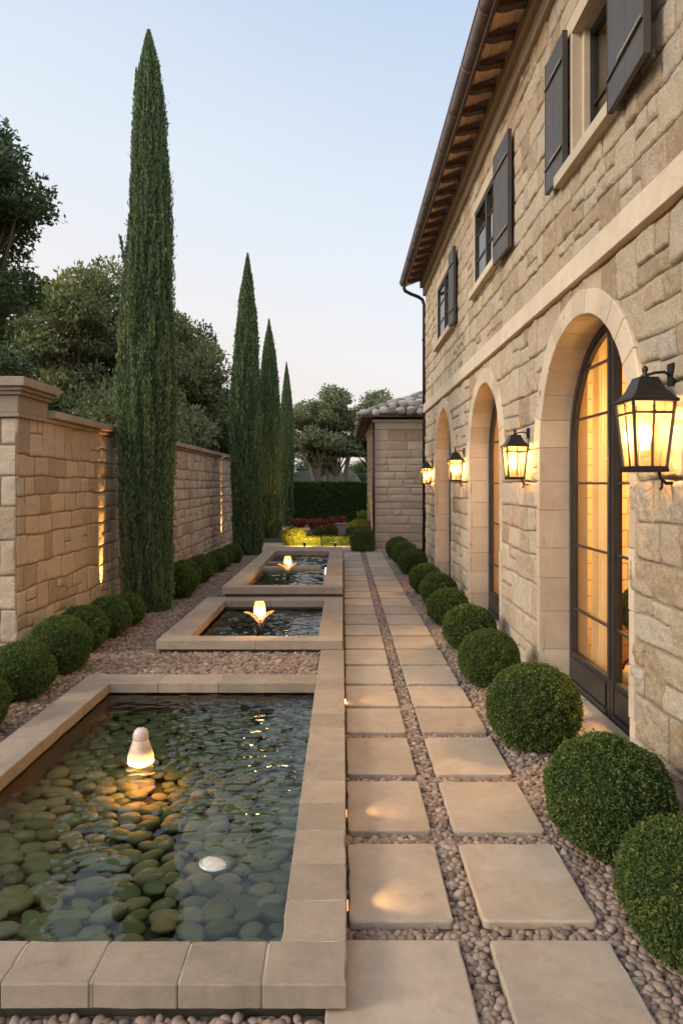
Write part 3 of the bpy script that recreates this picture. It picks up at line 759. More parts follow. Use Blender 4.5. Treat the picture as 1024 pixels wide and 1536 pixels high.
# ------------------------------------------------------------------ slabs (pavers, copings)
def slab_mesh(name, w_, l_, h, bev=.008, cr=.015, jit=.0015, seed=0, chips=2):
    rg = random.Random(seed); pts = []
    nx = max(4, int(w_/.04)); ny = max(4, int(l_/.04))
    hx, hy = w_/2, l_/2
    def side(ax, ay, bx, by, n):
        for i in range(n): t_ = i/n; pts.append([ax+(bx-ax)*t_, ay+(by-ay)*t_])
    def corner(cx, cy, a0):
        for i in range(4):
            a = a0+math.pi/2*i/4; pts.append([cx+cr*math.cos(a), cy+cr*math.sin(a)])
    side(-hx+cr, -hy, hx-cr, -hy, nx); corner(hx-cr, -hy+cr, -math.pi/2); side(hx, -hy+cr, hx, hy-cr, ny); corner(hx-cr, hy-cr, 0)
    side(hx-cr, hy, -hx+cr, hy, nx); corner(-hx+cr, hy-cr, math.pi/2); side(-hx, hy-cr, -hx, -hy+cr, ny); corner(-hx+cr, -hy+cr, math.pi)
    for p in pts:
        p[0] += rg.uniform(-jit, jit); p[1] += rg.uniform(-jit, jit)
    n = len(pts)
    for _ in range(chips):
        i = rg.randrange(n)
        for k in (-1, 0, 1):
            q = pts[(i+k) % n]; f = 1-(.005 if k == 0 else .0025)/max(abs(q[0]), abs(q[1])); q[0] *= f; q[1] *= f
    rings = [(0, 0), (0, h-bev), (bev*.3, h-bev*.35), (bev, h)]
    vs = []; fs = []
    for off, z in rings:
        for i, p in enumerate(pts):
            sx = (hx-off)/hx; sy = (hy-off)/hy; vs.append((p[0]*sx, p[1]*sy, z + (rg.uniform(-.001, .001) if z > 0 else 0)))
    for r in range(len(rings)-1):
        for i in range(n): fs.append((r*n+i, r*n+(i+1) % n, (r+1)*n+(i+1) % n, (r+1)*n+i))
    fs.append(tuple((len(rings)-1)*n+i for i in range(n))); fs.append(tuple(range(n))[::-1])
    me = bpy.data.meshes.new(name); me.from_pydata(vs, [], fs)
    return me

ORD = ['first', 'second', 'third', 'fourth', 'fifth', 'sixth', 'seventh', 'eighth', 'ninth', 'tenth', 'eleventh', 'twelfth', 'thirteenth', 'fourteenth', 'fifteenth', 'sixteenth', 'seventeenth', 'eighteenth', 'nineteenth', 'twentieth',
       'twenty-first', 'twenty-second', 'twenty-third', 'twenty-fourth', 'twenty-fifth', 'twenty-sixth']
PAV = []
edges = [1.93, 2.495, 3.155, 3.79, 4.43, 5.0]
yb = [(1.88, 2.446), (2.545, 3.097), (3.208, 3.745), (3.837, 4.39), (4.485, 4.955), (5.02, 5.51)]
y = 5.585
while y < 16.3:
    yb.append((y, y+.525)); y += .592
for k, (ya, yy) in enumerate(yb):
    for s, (xa, xb) in enumerate((( -.055 if k == 0 else .0 if ya < 2.3 else .022, .425), (.535, .975 if k < 12 else .95))):
        me = slab_mesh('paving_slab', xb-xa, yy-ya, .05, .007, .02, .0012, 100+k*2+s)
        me.materials.append(M['paver'])
        o = bpy.data.objects.new('paving_slab', me); COL.objects.link(o)
        o.location = ((xa+xb)/2, (ya+yy)/2, -.022 + random.uniform(-.002, .002)); o.rotation_euler = (random.uniform(-.002, .002), random.uniform(-.002, .002), random.uniform(-.004, .004))
        tag(o, 'buff sandstone slab, %s from the front in the %s column of the path' % (ORD[k], 'pool side' if s == 0 else 'house side'), 'paving slab', 'sandstone slabs of the garden path')
        PAV.append((xa, xb, ya, yy))
PATH_END = yb[-1][1]

# pools
def pool(idx, x0, x1, y0, y1, wl, wr, wf, wb, ztop, th, zwater, zfloor, label, joints, dark=()):
    root = empty('reflecting_pool', ((x0+x1)/2, (y0+y1)/2, 0), label=label, cat='pool', group='stepped garden pools')
    inv = Matrix.Translation((-(x0+x1)/2, -(y0+y1)/2, 0))
    sd_ = [idx*50]
    def stone(xa, xb, ya, yy, mat=None):
        sd_[0] += 1
        me = slab_mesh('coping_stone', xb-xa-.003, yy-ya-.003, th, .0045, .006, .0012, sd_[0], 1); me.materials.append(mat or M['coping'])
        o = bpy.data.objects.new('coping_stone', me); COL.objects.link(o); o.parent = root; o.matrix_parent_inverse = inv
        o.location = ((xa+xb)/2, (ya+yy)/2, ztop-th+random.uniform(-.001, .001))
        return o
    jf, jr, jb, jl = joints
    fx = [x0]+jf+[x1]
    for a, b in zip(fx[:-1], fx[1:]): stone(a, b, y0, y0+wf)
    ry = [y0+wf]+jr+[y1]
    for a, b in zip(ry[:-1], ry[1:]): stone(x1-wr, x1, a, b)
    bx = [x0]+jb+[x1-wr]
    for i, (a, b) in enumerate(zip(bx[:-1], bx[1:])): stone(a, b, y1-wb, y1, M['coping_dark'] if i in dark else None)
    ly = [y0+wf]+jl+[y1-wb]
    for a, b in zip(ly[:-1], ly[1:]): stone(x0, x0+wl, a, b)
    # mortar bed just under the joints and basin walls
    m = MB(); e = .012; zt = ztop-.004; zb = ztop-th+.004
    for a, b, c, d in ((x0+e, x1-e, y0+e, y0+wf-e), (x1-wr+e, x1-e, y0+wf-e, y1-e), (x0+e, x1-wr+e, y1-wb+e, y1-e), (x0+e, x0+wl-e, y0+wf-e, y1-wb+e)):
        m.box(a, b, c, d, zb, zt)
    o = m.build('mortar_bed', M['mortar'], root); o.matrix_parent_inverse = inv
    m = MB(); e = .045; z1_ = ztop-th+.003
    for a, b, c, d in ((x0+e, x1-e, y0+e, y0+wf-.03), (x1-wr+.03, x1-e, y0+wf-.03, y1-wb+.03), (x0+e, x1-e, y1-wb+.03, y1-e), (x0+e, x0+wl-.03, y0+wf-.03, y1-wb+.03)):
        m.box(a, b, c, d, zfloor-.02, z1_)
    m.box(x0+wl-.03, x1-wr+.03, y0+wf-.03, y1-wb+.03, zfloor-.03, zfloor)
    o = m.build('basin', M['basin'], root); o.matrix_parent_inverse = inv
    return root
def lin(a, b, s, j=.02):
    n = max(1, round((b-a)/s)); return [a+(b-a)*i/n+random.uniform(-j, j) for i in range(1, n)]
P1 = pool(1, -2.09, .015, 2.10, 5.52, .25, .23, .205, .25, .12, .075, .035, -.19, 'large front pool with green stones under clear water and a sandstone rim',
     ([-1.62, -1.35, -1.08, -.80, -.52, -.255], [2.53, 2.77, 3.04, 3.3, 3.55, 3.8, 4.06, 4.32, 4.58, 4.85, 5.12], [-1.46, -.98], [3.3, 4.1, 4.75]), dark=(2,))
P2 = pool(2, -1.776, .0, 6.34, 8.78, .28, .24, .20, .27, .205, .085, .09, -.15, 'middle raised square pool with a flame shaped lamp fountain',
     ([-.83], [7.0, 7.6, 8.2], [-.9], [7.2, 8.0]))
P3 = pool(3, -1.60, .0, 8.80, 14.4, .24, .27, .20, .9, .33, .09, .235, -.02, 'long far pool with a second flame shaped lamp and a low cross wall',
     ([-.8], [9.9, 11.2, 12.4], [-.8], [10.2, 11.5, 12.6]))
inv3 = Matrix.Translation((.8, -11.6, 0))
m = MB(); m.box(-1.40, -.38, 11.25, 11.45, .05, .285); o = m.build('cross_wall', M['coping'], P3, bevel=.008); o.matrix_parent_inverse = inv3
m = MB(); m.box(-1.40, -.80, 12.0, 12.15, .05, .275); o = m.build('cross_wall', M['coping'], P3, bevel=.008); o.matrix_parent_inverse = inv3
m = MB(); m.box(-2.3, 1.4, 13.55, 14.38, -.01, -.0)  # bed
# strip of flat coping linking first and second pool along the path
for k, (a, b) in enumerate(((5.53, 5.80), (5.80, 6.07), (6.07, 6.335))):
    me = slab_mesh('border_stone', .225, b-a-.006, .125, .007, .008, .0012, 900+k, 1); me.materials.append(M['coping'])
    o = bpy.data.objects.new('border_stone', me); COL.objects.link(o); o.location = (-.1, (a+b)/2, -.005)
    tag(o, '%s border stone from the front between front pool and middle pool' % ORD[k], 'border stone', 'border stones between the pools')

def water(name, x0, x1, y0, y1, z, mat, org, fn, cell=.013):
    nx = int((x1-x0)/cell)+1; ny = int((y1-y0)/cell)+1
    xx, yy = np.meshgrid(np.linspace(x0, x1, nx), np.linspace(y0, y1, ny)); hh = fn(xx, yy)
    ed = np.minimum(np.minimum(xx-x0, x1-xx), np.minimum(yy-y0, y1-yy)); hh = hh*np.clip(ed/.03+.2, 0, 1)
    V_ = np.stack([xx-org[0], yy-org[1], hh], -1).reshape(-1, 3); idx = np.arange(nx*ny).reshape(ny, nx)
    F_ = np.stack([idx[:-1, :-1], idx[:-1, 1:], idx[1:, 1:], idx[1:, :-1]], -1).reshape(-1, 4)
    o = link(name, mesh_np(name, V_, F_, True), mat)
    o.location = (org[0], org[1], z); return tag(o, kind='structure')
def waves_front(x, y):
    d = np.hypot(x-FX, y-FY); env = 1/(1+(d/.55)**2.2)
    far = np.clip((y-2.75)/1.1, 0, 1)*.9+.10; side = np.clip((x+1.5)/.9, 0, 1)*.5+.5
    ring = .0011*np.sin(d*88+2*noise(x*3, y*3))*env*np.clip(d/.08, 0, 1)
    chop = .0030*fbm(x*30, y*36, 0, 5, 3)*env**.7 + .0052*fbm(x*12, y*24, 1, 9, 3)*far*side + .0008*fbm(x*5, y*9, 2, 11, 2)
    return ring+chop
def waves_small(x, y): return .0060*fbm(x*7, y*12, 4, 31, 3)+.0012*fbm(x*28, y*36, 2, 33, 2)
FX, FY = -1.21, 4.0
water('pool_water', -1.89, -.16, 2.25, 5.32, .035, water_mat('front_pool_water', None, .03, (.90, .94, .84), .7), (FX, FY), waves_front)
W2 = water_mat('rippled_water', None, .03, (.45, .6, .6), .75)
water('pool_water', -1.53, -.2, 6.5, 8.55, .09, W2, (-.87, 7.05), waves_small)
water('pool_water', -1.38, -.24, 8.96, 13.54, .235, W2, (-.84, 10.2), waves_small, .02)

# river stones on the front pool bed
def stone_mesh(seed):
    bm = bmesh.new(); bmesh.ops.create_icosphere(bm, subdivisions=3, radius=1)
    rg = np.random.RandomState(seed); p = rg.uniform(0, 20, 3)
    for v in bm.verts:
        n_ = float(fbm(np.array([v.co.x*1.1+p[0]]), np.array([v.co.y*1.1+p[1]]), v.co.z+p[2], seed, 2)[0]); v.co *= 1+.10*n_
        v.co.z = math.copysign(abs(v.co.z)**.85, v.co.z)
    me = bpy.data.meshes.new('river_stone'); bm.to_mesh(me); bm.free(); me.polygons.foreach_set('use_smooth', [True]*len(me.polygons)); me.materials.append(M['river']); return me
SM = [stone_mesh(i) for i in range(7)]
spots = []
y = 2.20; row = 0
while y < 5.40:
    x = -1.90 + (row % 2)*.062
    while x < -.10:
        spots.append((x+random.uniform(-.016, .016), y+random.uniform(-.012, .012))); x += random.uniform(.105, .14)
    y += .091; row += 1
spots = [s for s in spots if -1.88 < s[0] < -.17 and 2.27 < s[1] < 5.32]
far_v = []; far_f = []; fb = 0
bmv = np.array([v.co[:] for v in SM[0].vertices]); bmf = np.array([p.vertices[:] for p in SM[0].polygons])
for i, (x, y) in enumerate(spots):
    s = random.uniform(.048, .076); ang = random.uniform(-.7, .7); zz = -.150+random.uniform(-.01, .018)
    sx, sy, sz = s*random.uniform(1.0, 1.25), s*random.uniform(.68, .85), s*random.uniform(.34, .48)
    if i < 295:
        o = bpy.data.objects.new('river_stone', random.choice(SM)); COL.objects.link(o); o.location = (x, y, zz); o.scale = (sx, sy, sz); o.rotation_euler = (random.uniform(-.15, .15), random.uniform(-.15, .15), ang)
        tag(o, 'smooth greenish oval stone lying under the water of the front pool', 'river stone', 'green river stones on the bed of the front pool')
    else:
        p = bmv*[sx, sy, sz]; c_, s_ = math.cos(ang), math.sin(ang)
        p = np.stack([p[:, 0]*c_-p[:, 1]*s_+x, p[:, 0]*s_+p[:, 1]*c_+y, p[:, 2]+zz], 1); far_v.append(p); far_f.append(bmf+fb); fb += len(p)
if far_v:
    tag(link('river_stones', mesh_np('river_stones', np.concatenate(far_v), np.concatenate(far_f)), M['river']), 'green river stones under the rippled far end of the front pool', 'river stones', kind='stuff')

# gravel -----------------------------------------------------------
BALLS_R = [(1.255, 2.38, .27), (1.235, 3.09, .285), (1.24, 4.31, .285), (1.23, 5.62, .265), (1.28, 6.80, .262), (1.27, 8.02, .245), (1.31, 9.15, .255), (1.27, 10.25, .25), (1.31, 12.4, .27), (1.27, 13.7, .275), (1.24, 14.9, .28)]
BALLS_L = [(-2.50, 4.45, .25), (-2.47, 5.12, .25), (-2.42, 5.72, .26), (-2.50, 6.42, .245), (-2.47, 7.02, .24), (-2.46, 7.58, .215),
           (-2.33, 9.40, .265), (-2.40, 10.12, .245), (-2.34, 10.80, .24), (-2.38, 11.5, .225), (-2.31, 12.15, .225), (-2.33, 12.85, .215), (-2.25, 13.5, .22)]
def ico(sub):
    bm = bmesh.new(); bmesh.ops.create_icosphere(bm, subdivisions=sub, radius=1)
    v = np.array([q.co[:] for q in bm.verts]); f = np.array([[x.index for x in p.verts] for p in bm.faces]); bm.free(); return v, f
IC = {1: ico(1), 2: ico(2), 3: ico(3)}
def gravel(name, x0, x1, y0, y1, size, sub, label, flat=.62, layers=2, mat=None):
    P = []
    for L in range(layers):
        st = size*(.80 if L == 0 else .98); xs = np.arange(x0+(L*.5)*st, x1, st); yy = np.arange(y0, y1, st*.9)
        gx, gy = np.meshgrid(xs, yy); gx = gx + (np.arange(len(yy)) % 2)[:, None]*st*.5
        gx = gx+RS.uniform(-.26, .26, gx.shape)*st; gy = gy+RS.uniform(-.26, .26, gx.shape)*st
        zz = (L*.35)*size*flat - size*.12 + RS.uniform(-.12, .12, gx.shape)*size
        P.append(np.stack([gx.ravel(), gy.ravel(), zz.ravel()], 1))
    P = np.concatenate(P)
    k = (P[:, 0] > x0+.004) & (P[:, 0] < x1-.004) & (P[:, 1] > y0) & (P[:, 1] < y1)
    mg = size*.30
    for a, b, c, d in PAV: k &= ~((P[:, 0] > a-mg) & (P[:, 0] < b+mg) & (P[:, 1] > c-mg) & (P[:, 1] < d+mg))
    for a, b, c, d in POOLS: k &= ~((P[:, 0] > a+.02) & (P[:, 0] < b-.02+mg*0) & (P[:, 1] > c+.02) & (P[:, 1] < d-.02))
    k &= ~((P[:, 0] > -.225) & (P[:, 0] < .03) & (P[:, 1] > 5.5) & (P[:, 1] < 6.34))
    P = P[k]; n = len(P)
    P[:, 2] += np.where(P[:, 0] < -.04, .087*np.clip((P[:, 1]-4.6)/.9, 0, 1)*np.clip((16.6-P[:, 1])/2.2, 0, 1), 0)
    bv, bf = IC[sub]; nv = len(bv)
    s = size*.5*RS.lognormal(0, .2, n); sx = s*RS.uniform(.95, 1.3, n); sy = s*RS.uniform(.75, 1.0, n); sz = s*flat*RS.uniform(.8, 1.15, n)
    an = RS.uniform(0, 2*np.pi, n); t1 = RS.uniform(-.45, .45, n)
    lump = 1+.14*noise(bv[None, :, 0]*1.3+RS.uniform(0, 90, (n, 1)), bv[None, :, 1]*1.3+RS.uniform(0, 90, (n, 1)), np.broadcast_to(bv[None, :, 2], (n, nv))*1.3)
    x = bv[None, :, 0]*sx[:, None]*lump; y = bv[None, :, 1]*sy[:, None]*lump; z = bv[None, :, 2]*sz[:, None]*lump
    x, z = x*np.cos(t1)[:, None]-z*np.sin(t1)[:, None], x*np.sin(t1)[:, None]+z*np.cos(t1)[:, None]
    xr = x*np.cos(an)[:, None]-y*np.sin(an)[:, None]+P[:, 0:1]; yr = x*np.sin(an)[:, None]+y*np.cos(an)[:, None]+P[:, 1:2]; zr = z+P[:, 2:3]
    V_ = np.stack([xr, yr, zr], -1).reshape(-1, 3); F_ = (bf[None]+(np.arange(n)*nv)[:, None, None]).reshape(-1, 3)
    tint = np.repeat(np.clip(RS.normal(.45, .22, n), 0, 1), nv)
    return tag(link(name, mesh_np(name, V_, F_, True, {'tint': tint}), mat or M['pebble']), label, 'gravel', kind='stuff')
gravel('gravel', -.06, 1.72, 1.7, 5.2, .034, 2, 'rounded brown and grey pebbles between the path slabs and along the house')
gravel('gravel', -.06, 1.72, 5.2, 16.6, .034, 1, 'fine pebbles around the far part of the path')
gravel('gravel', -2.95, -.0, 1.3, 2.16, .038, 2, 'rounded pebbles in front of the front pool rim')
gravel('gravel', -2.95, -2.02, 2.16, 5.5, .046, 2, 'pinkish cobbles between the front pool and the clipped balls by the garden wall', .6, mat=M['cobble'])
gravel('gravel', -2.95, .0, 5.5, 6.42, .046, 2, 'flat pinkish cobbles laid between the front and the middle pool', .45, mat=M['cobble'])
gravel('gravel', -2.95, -1.5, 6.42, 16.6, .042, 1, 'pinkish cobbles left of the raised pools', .5, mat=M['cobble'])

# ------------------------------------------------------------------ foliage
def leaves(name, P, D, ln, wd, tint, mat, bend=.0, droop=0):
    """P points, D leaf directions, one four cornered leaf each"""
    n = len(P); D = D/np.linalg.norm(D, axis=1, keepdims=True)
    r = RS.normal(size=(n, 3)); S = np.cross(D, r); S /= np.linalg.norm(S, axis=1, keepdims=True)+1e-9
    ln = (ln*RS.uniform(.7, 1.3, n))[:, None]; wd = (wd*RS.uniform(.7, 1.3, n))[:, None]
    a = P-D*ln*.5; b = P+S*wd*.5; c = P+D*ln*.5; d = P-S*wd*.5
    V_ = np.stack([a, b, c, d], 1).reshape(-1, 3); F_ = np.arange(4*n).reshape(n, 4)
    me = mesh_np(name, V_, F_, False, {'tint': np.repeat(np.clip(tint, 0, 1), 4)})
    me.materials.append(mat); return me
def sph(n):
    v = RS.normal(size=(n, 3)); return v/np.linalg.norm(v, axis=1, keepdims=True)
def core_mesh(name, v, f, mat):
    me = mesh_np(name, v, f, True); me.materials.append(mat); return me

def ball_meshes(n, leaf, seed, mat=None, squash=.93, shape=None):
    d = sph(n); d = d[d[:, 2] > -.93]
    if shape == 'block':   # rounded block
        q = 5.; k = (np.abs(d[:, 0])**q+np.abs(d[:, 1])**q+np.abs(d[:, 2])**q)**(-1/q); base = d*k[:, None]
    else: base = d
    bump = 1+.055*fbm(d[:, 0]*3.2, d[:, 1]*3.2, d[:, 2]*3.2+seed, seed, 2)+.045*noise(d[:, 0]*15, d[:, 1]*15, d[:, 2]*15, seed+4)
    rr = bump*(1-.10*RS.rand(len(d))**1.5)
    st_ = RS.rand(len(d)) < .012; rr = np.where(st_, bump*(1.0+.075*RS.rand(len(d))), rr)
    P = base*rr[:, None]; P[:, 2] *= squash
    out = d+RS.normal(size=d.shape)*.75
    tint = .42+.30*noise(d[:, 0]*15, d[:, 1]*15, d[:, 2]*15, seed+4)+RS.normal(size=len(d))*.16+.12*noise(d[:, 0]*2, d[:, 1]*2, d[:, 2]*2, seed)
    lm = leaves('foliage', P, out, leaf, leaf*.62, tint, mat or M['box'])
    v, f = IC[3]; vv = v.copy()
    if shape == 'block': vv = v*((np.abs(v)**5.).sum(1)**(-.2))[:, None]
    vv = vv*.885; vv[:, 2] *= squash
    return lm, core_mesh('shade_core', vv, f, M['core'])
BN = [ball_meshes(42000, .050, 1), ball_meshes(42000, .050, 2)]
BF = [ball_meshes(15000, .085, 3), ball_meshes(15000, .085, 4)]
def put_ball(x, y, r, label, group, cat='boxwood ball', meshes=None, sz=(1, 1, 1), name='boxwood_ball'):
    lop = meshes is None; sz = (sz[0]*random.uniform(.96, 1.05), sz[1]*random.uniform(.96, 1.05), sz[2]*random.uniform(.95, 1.03)) if lop else sz
    root = empty(name, (x, y, 0), label=label, cat=cat, group=group)
    lm, cm = meshes or random.choice(BN if y < 6 else BF)
    for nm, me in (('foliage', lm), ('shade_core', cm)):
        o = bpy.data.objects.new(nm, me); COL.objects.link(o); o.parent = root
        o.location = (0, 0, r*sz[2]*.90); o.scale = (r*sz[0], r*sz[1], r*sz[2]); 
    root.rotation_euler = (random.uniform(-.05, .05)*lop, random.uniform(-.05, .05)*lop, random.uniform(0, 6.28) if lop else 0)
    return root
desc_r = ['clipped boxwood ball nearest the front on the house side, cut by the picture edge', 'largest looking clipped boxwood ball standing before the rough stone beside the nearest door',
          'round clipped boxwood ball in front of the nearest arched door threshold', 'round clipped boxwood ball just beyond the nearest arched door']
for i, b in enumerate(BALLS_R):
    lab = desc_r[i] if i < 4 else 'clipped boxwood ball on the house side, %s from the front of its row' % ORD[i]
    r_ = put_ball(*b, lab, 'boxwood balls along the house wall', sz=(1, 1, 1.0))
for i, b in enumerate(BALLS_L):
    lab = ('clipped boxwood ball by the garden wall, %s from the front before the big cypress' % ORD[i]) if i < 6 else ('clipped boxwood ball by the garden wall, %s beyond the big cypress' % ORD[i-6])
    r_ = put_ball(*b, lab, 'boxwood balls along the garden wall'); r_.location.z = .075*min(1, max(0, (b[1]-4.6)/.9))

def cypress_mesh(Hh, Rm, n, seed, prof, spray, leader=False):
    ts, rs = zip(*prof)
    k = RS.rand(int(n*1.8)); rr = np.interp(k, ts, rs); keep = RS.rand(len(k)) < rr/max(rs)+.06
    k = k[keep][:n]; rr = rr[keep][:n]; n = len(k)
    th = RS.uniform(0, 2*np.pi, n); z = k*Hh
    cx, cy = np.cos(th), np.sin(th)
    ridge = noise(cx*3.6+5, cy*3.6+5, z*.75, seed); fine = noise(cx*8+5, cy*8+5, z*2.2, seed+1); tips = noise(cx*16, cy*16, z*8, seed+2)
    depth = RS.rand(n)**1.4
    r = Rm*rr*(.90+.15*ridge+.15*fine+.06*tips)*(1-.28*depth)
    P = np.stack([cx*r, cy*r, z], 1)
    lean = .02*np.sin(z*.8+seed); P[:, 0] += lean
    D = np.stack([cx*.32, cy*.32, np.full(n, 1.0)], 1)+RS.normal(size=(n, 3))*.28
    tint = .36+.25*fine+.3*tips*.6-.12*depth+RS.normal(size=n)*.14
    fl = RS.rand(n) < .035; P[fl, :2] *= (1.04+.16*RS.rand(fl.sum()))[:, None]; P[fl, 2] += .03
    if leader:     # a second small leader and loose wisps
        m_ = 900; k2 = RS.rand(m_); z2 = Hh*(.80+.135*k2); r2 = .09*(1-k2)**.7*np.sqrt(RS.rand(m_)); t2 = RS.uniform(0, 6.28, m_)
        P2 = np.stack([-.13-.02*k2+r2*np.cos(t2), r2*np.sin(t2), z2], 1); D2 = np.stack([RS.normal(size=m_)*.25-.1, RS.normal(size=m_)*.25, np.ones(m_)], 1)
        m3 = 160; k3 = RS.rand(m3); P3 = np.stack([-.285-.05*k3+RS.normal(size=m3)*.008, RS.normal(size=m3)*.02-.05, Hh*(.60+.045*k3)], 1); D3 = np.stack([-.3+RS.normal(size=m3)*.2, RS.normal(size=m3)*.2, np.ones(m3)], 1)
        P = np.concatenate([P, P2, P3]); D = np.concatenate([D, D2, D3]); tint = np.concatenate([tint, .4+RS.normal(size=m_+m3)*.15])
    lm = leaves('crown', P, D, spray, spray*.26, tint, M['cyp'])
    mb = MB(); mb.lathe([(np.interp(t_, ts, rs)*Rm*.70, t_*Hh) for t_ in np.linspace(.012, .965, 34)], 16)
    me = mb.mesh('shade_core'); me.materials.append(M['core'])
    tb = MB(); tb.tube([(0, 0, -.1), (0, 0, .3), (.01, 0, Hh*.4), (0, 0, Hh*.8)], [.10, .08, .05, .02], 10); tm = tb.mesh('trunk'); tm.materials.append(M['bark'])
    return lm, me, tm
def put_cypress(loc, meshes, sc_, label, rz=0):
    root = empty('cypress_tree', loc, rz, label=label, cat='cypress', group='slender cypresses along the garden wall')
    for nm, me in zip(('crown', 'shade_core', 'trunk'), meshes):
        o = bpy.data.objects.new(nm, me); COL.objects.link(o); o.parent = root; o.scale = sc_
PA = [(0, .82), (.03, .95), (.10, 1.02), (.30, 1.10), (.45, 1.08), (.55, 1.0), (.62, .92), (.72, .78), (.83, .64), (.89, .52), (.94, .38), (.97, .22), (1, .04)]
PB = [(0, .78), (.04, .95), (.2, 1.0), (.45, .98), (.6, .90), (.72, .78), (.82, .58), (.9, .36), (.96, .16), (1, .01)]
CA = cypress_mesh(7.42, .335, 120000, 3, PA, .060, True)
CB = cypress_mesh(6.9, .33, 60000, 8, PB, .085)
put_cypress((-2.48, 8.5, .05), CA, (1, 1, 1), 'tallest cypress, standing between the boxwood balls before the garden wall')
put_cypress((-2.20, 15.3, 0), CB, (1.12, 1.12, 1.01), 'second cypress, at the end of the visible wall top, taller than the two behind it')
put_cypress((-2.27, 20.6, 0), CB, (1.15, 1.15, .98), 'third cypress, half hidden behind the second one', 2)
put_cypress((-2.2, 26.2, 0), CB, (.9, .9, .935), 'farthest and thinnest cypress, in front of the dark hedge', 4)

def tree_meshes(seed, rx, ry, rz, clumps, nleaf, leaf, mat, z0, trunk_r, base_clump=.42, fill=.0, trunks=1):
    rg = np.random.RandomState(seed)
    C = []
    while len(C) < clumps:
        v = rg.uniform(-1, 1, 3); q = np.linalg.norm(v)
        if q > 1 or (q < .45 and rg.rand() < .5): continue
        C.append(v*[rx, ry, rz]*.86)
    C = np.array(C); cr = rg.uniform(.6, 1.15, clumps)*base_clump
    P = []; T = []; D = []
    per = (cr**2/np.sum(cr**2)*nleaf).astype(int)
    for c, r, k in zip(C, cr, per):
        d = sph(k); d[:, 2] = np.where(d[:, 2] < -.3, d[:, 2]*.5, d[:, 2])
        lum = 1+.30*noise(d[:, 0]*2.6+c[0], d[:, 1]*2.6+c[1], d[:, 2]*2.6+c[2], seed)+.18*noise(d[:, 0]*7+c[0], d[:, 1]*7, d[:, 2]*7, seed+1)
        rr = r*lum*(1-.45*RS.rand(k)**1.6)
        P.append(c+d*rr[:, None]*[1, 1, .8]); D.append(d+RS.normal(size=(k, 3))*.8)
        T.append(.42+rg.uniform(-.16, .16)+.2*noise(d[:, 0]*7+c[0], d[:, 1]*7, d[:, 2]*7, seed+1)+RS.normal(size=k)*.13)
    P = np.concatenate(P); P[:, 2] += z0+rz
    lm = leaves('crown', P, np.concatenate(D), leaf, leaf*.55, np.concatenate(T), mat)
    tb = MB(); ft = [(rg.uniform(-.1, .1)+(.45*(j-(trunks-1)/2)), 0, -.1) for j in range(trunks)]
    for j, f in enumerate(ft):
        top = (f[0]*.4+(j-(trunks-1)/2)*.9, 0, z0+rz*.7)
        tb.tube([f, (f[0]*1.3, 0, z0*.6), top], [trunk_r, trunk_r*.75, trunk_r*.5], 10)
    for i, c in enumerate(C):
        f = ft[i % trunks]; s = Vector(((f[0]*.8), 0, z0*.75+rz*.15)); e = Vector((c[0], c[1], c[2]+z0+rz)); md = s.lerp(e, .5)+Vector((rg.uniform(-.2, .2), rg.uniform(-.2, .2), .05))
        tb.tube([s, md, e], [trunk_r*.42, trunk_r*.25, trunk_r*.08], 6, False)
    tm = tb.mesh('trunk'); tm.materials.append(M['bark'])
    return lm, tm
def put_tree(loc, ms, sc_, rz, label, group=None, cat='tree', name='broadleaf_tree'):
    root = empty(name, loc, rz, label=label, cat=cat, group=group)
    for nm, me in zip(('crown', 'trunk'), ms):
        o = bpy.data.objects.new(nm, me); COL.objects.link(o); o.parent = root; o.scale = sc_
    return root
TN = tree_meshes(1, 1.75, 1.6, 1.75, 60, 70000, .075, M['treed'], 3.5, .16, .50)
TA = tree_meshes(2, 2.7, 2.3, 2.5, 85, 85000, .105, M['tree'], 1.2, .22, .75)
TB = tree_meshes(3, 1.9, 1.8, 2.3, 55, 60000, .100, M['tree'], 1.6, .18, .62)
TO = tree_meshes(4, 1.6, 1.6, 1.5, 40, 45000, .085, M['treeo'], .4, .14, .6)
TC = tree_meshes(5, 2.1, 1.8, 1.9, 60, 42000, .125, M['treeo'], 2.35, .17, .62, trunks=3)
TD = tree_meshes(6, 2.4, 2.2, 2.1, 60, 60000, .11, M['treed'], 1.0, .2, .8)
G = 'trees beyond the garden wall'
put_tree((-5.75, 9.2, 0), TN, (1, 1, 1), 0, 'dark leafy tree whose crown hangs into the upper left corner', name='oak_tree')
put_tree((-6.7, 17.0, 0), TA, (1, 1, 1.22), 0, 'broad olive green tree with a sunlit top left edge behind the stone gate pier', G)
put_tree((-5.1, 18.5, 0), TB, (1.0, 1, 1.12), 1, 'tall bushy tree directly behind the tallest cypress', G)
put_tree((-9.6, 17.5, 0), TB, (1.1, 1, .98), 2.4, 'lower rounded tree at the left picture edge above the pier cap', G)
put_tree((-4.85, 20.5, 0), TD, (.72, .8, 1.28), 3, 'dark green tree filling the gap right of the tallest cypress', G)
put_tree((-5.0, 13.5, 0), TO, (1.0, 1, 1.05), 0, 'greyish low tree whose foliage shows just above the wall left of the tallest cypress', G)
put_tree((-4.3, 14.5, 0), TO, (.72, .8, 1.25), 2, 'pale greyish tree just right of the tallest cypress above the wall', G)
put_tree((-7.3, 12.8, 0), TD, (.75, .75, .85), 1, 'dark low tree behind the stone gate pier', G)
put_tree((-4.4, 27.0, 0), TD, (.7, .8, 1.0), 5, 'dark tree between the second cypress and the wall end', G)
put_tree((-.75, 32, 0), TC, (1.05, 1, 1.0), 0, 'grey green tree with three bare trunks rising behind the dark hedge', 'trees behind the hedge')
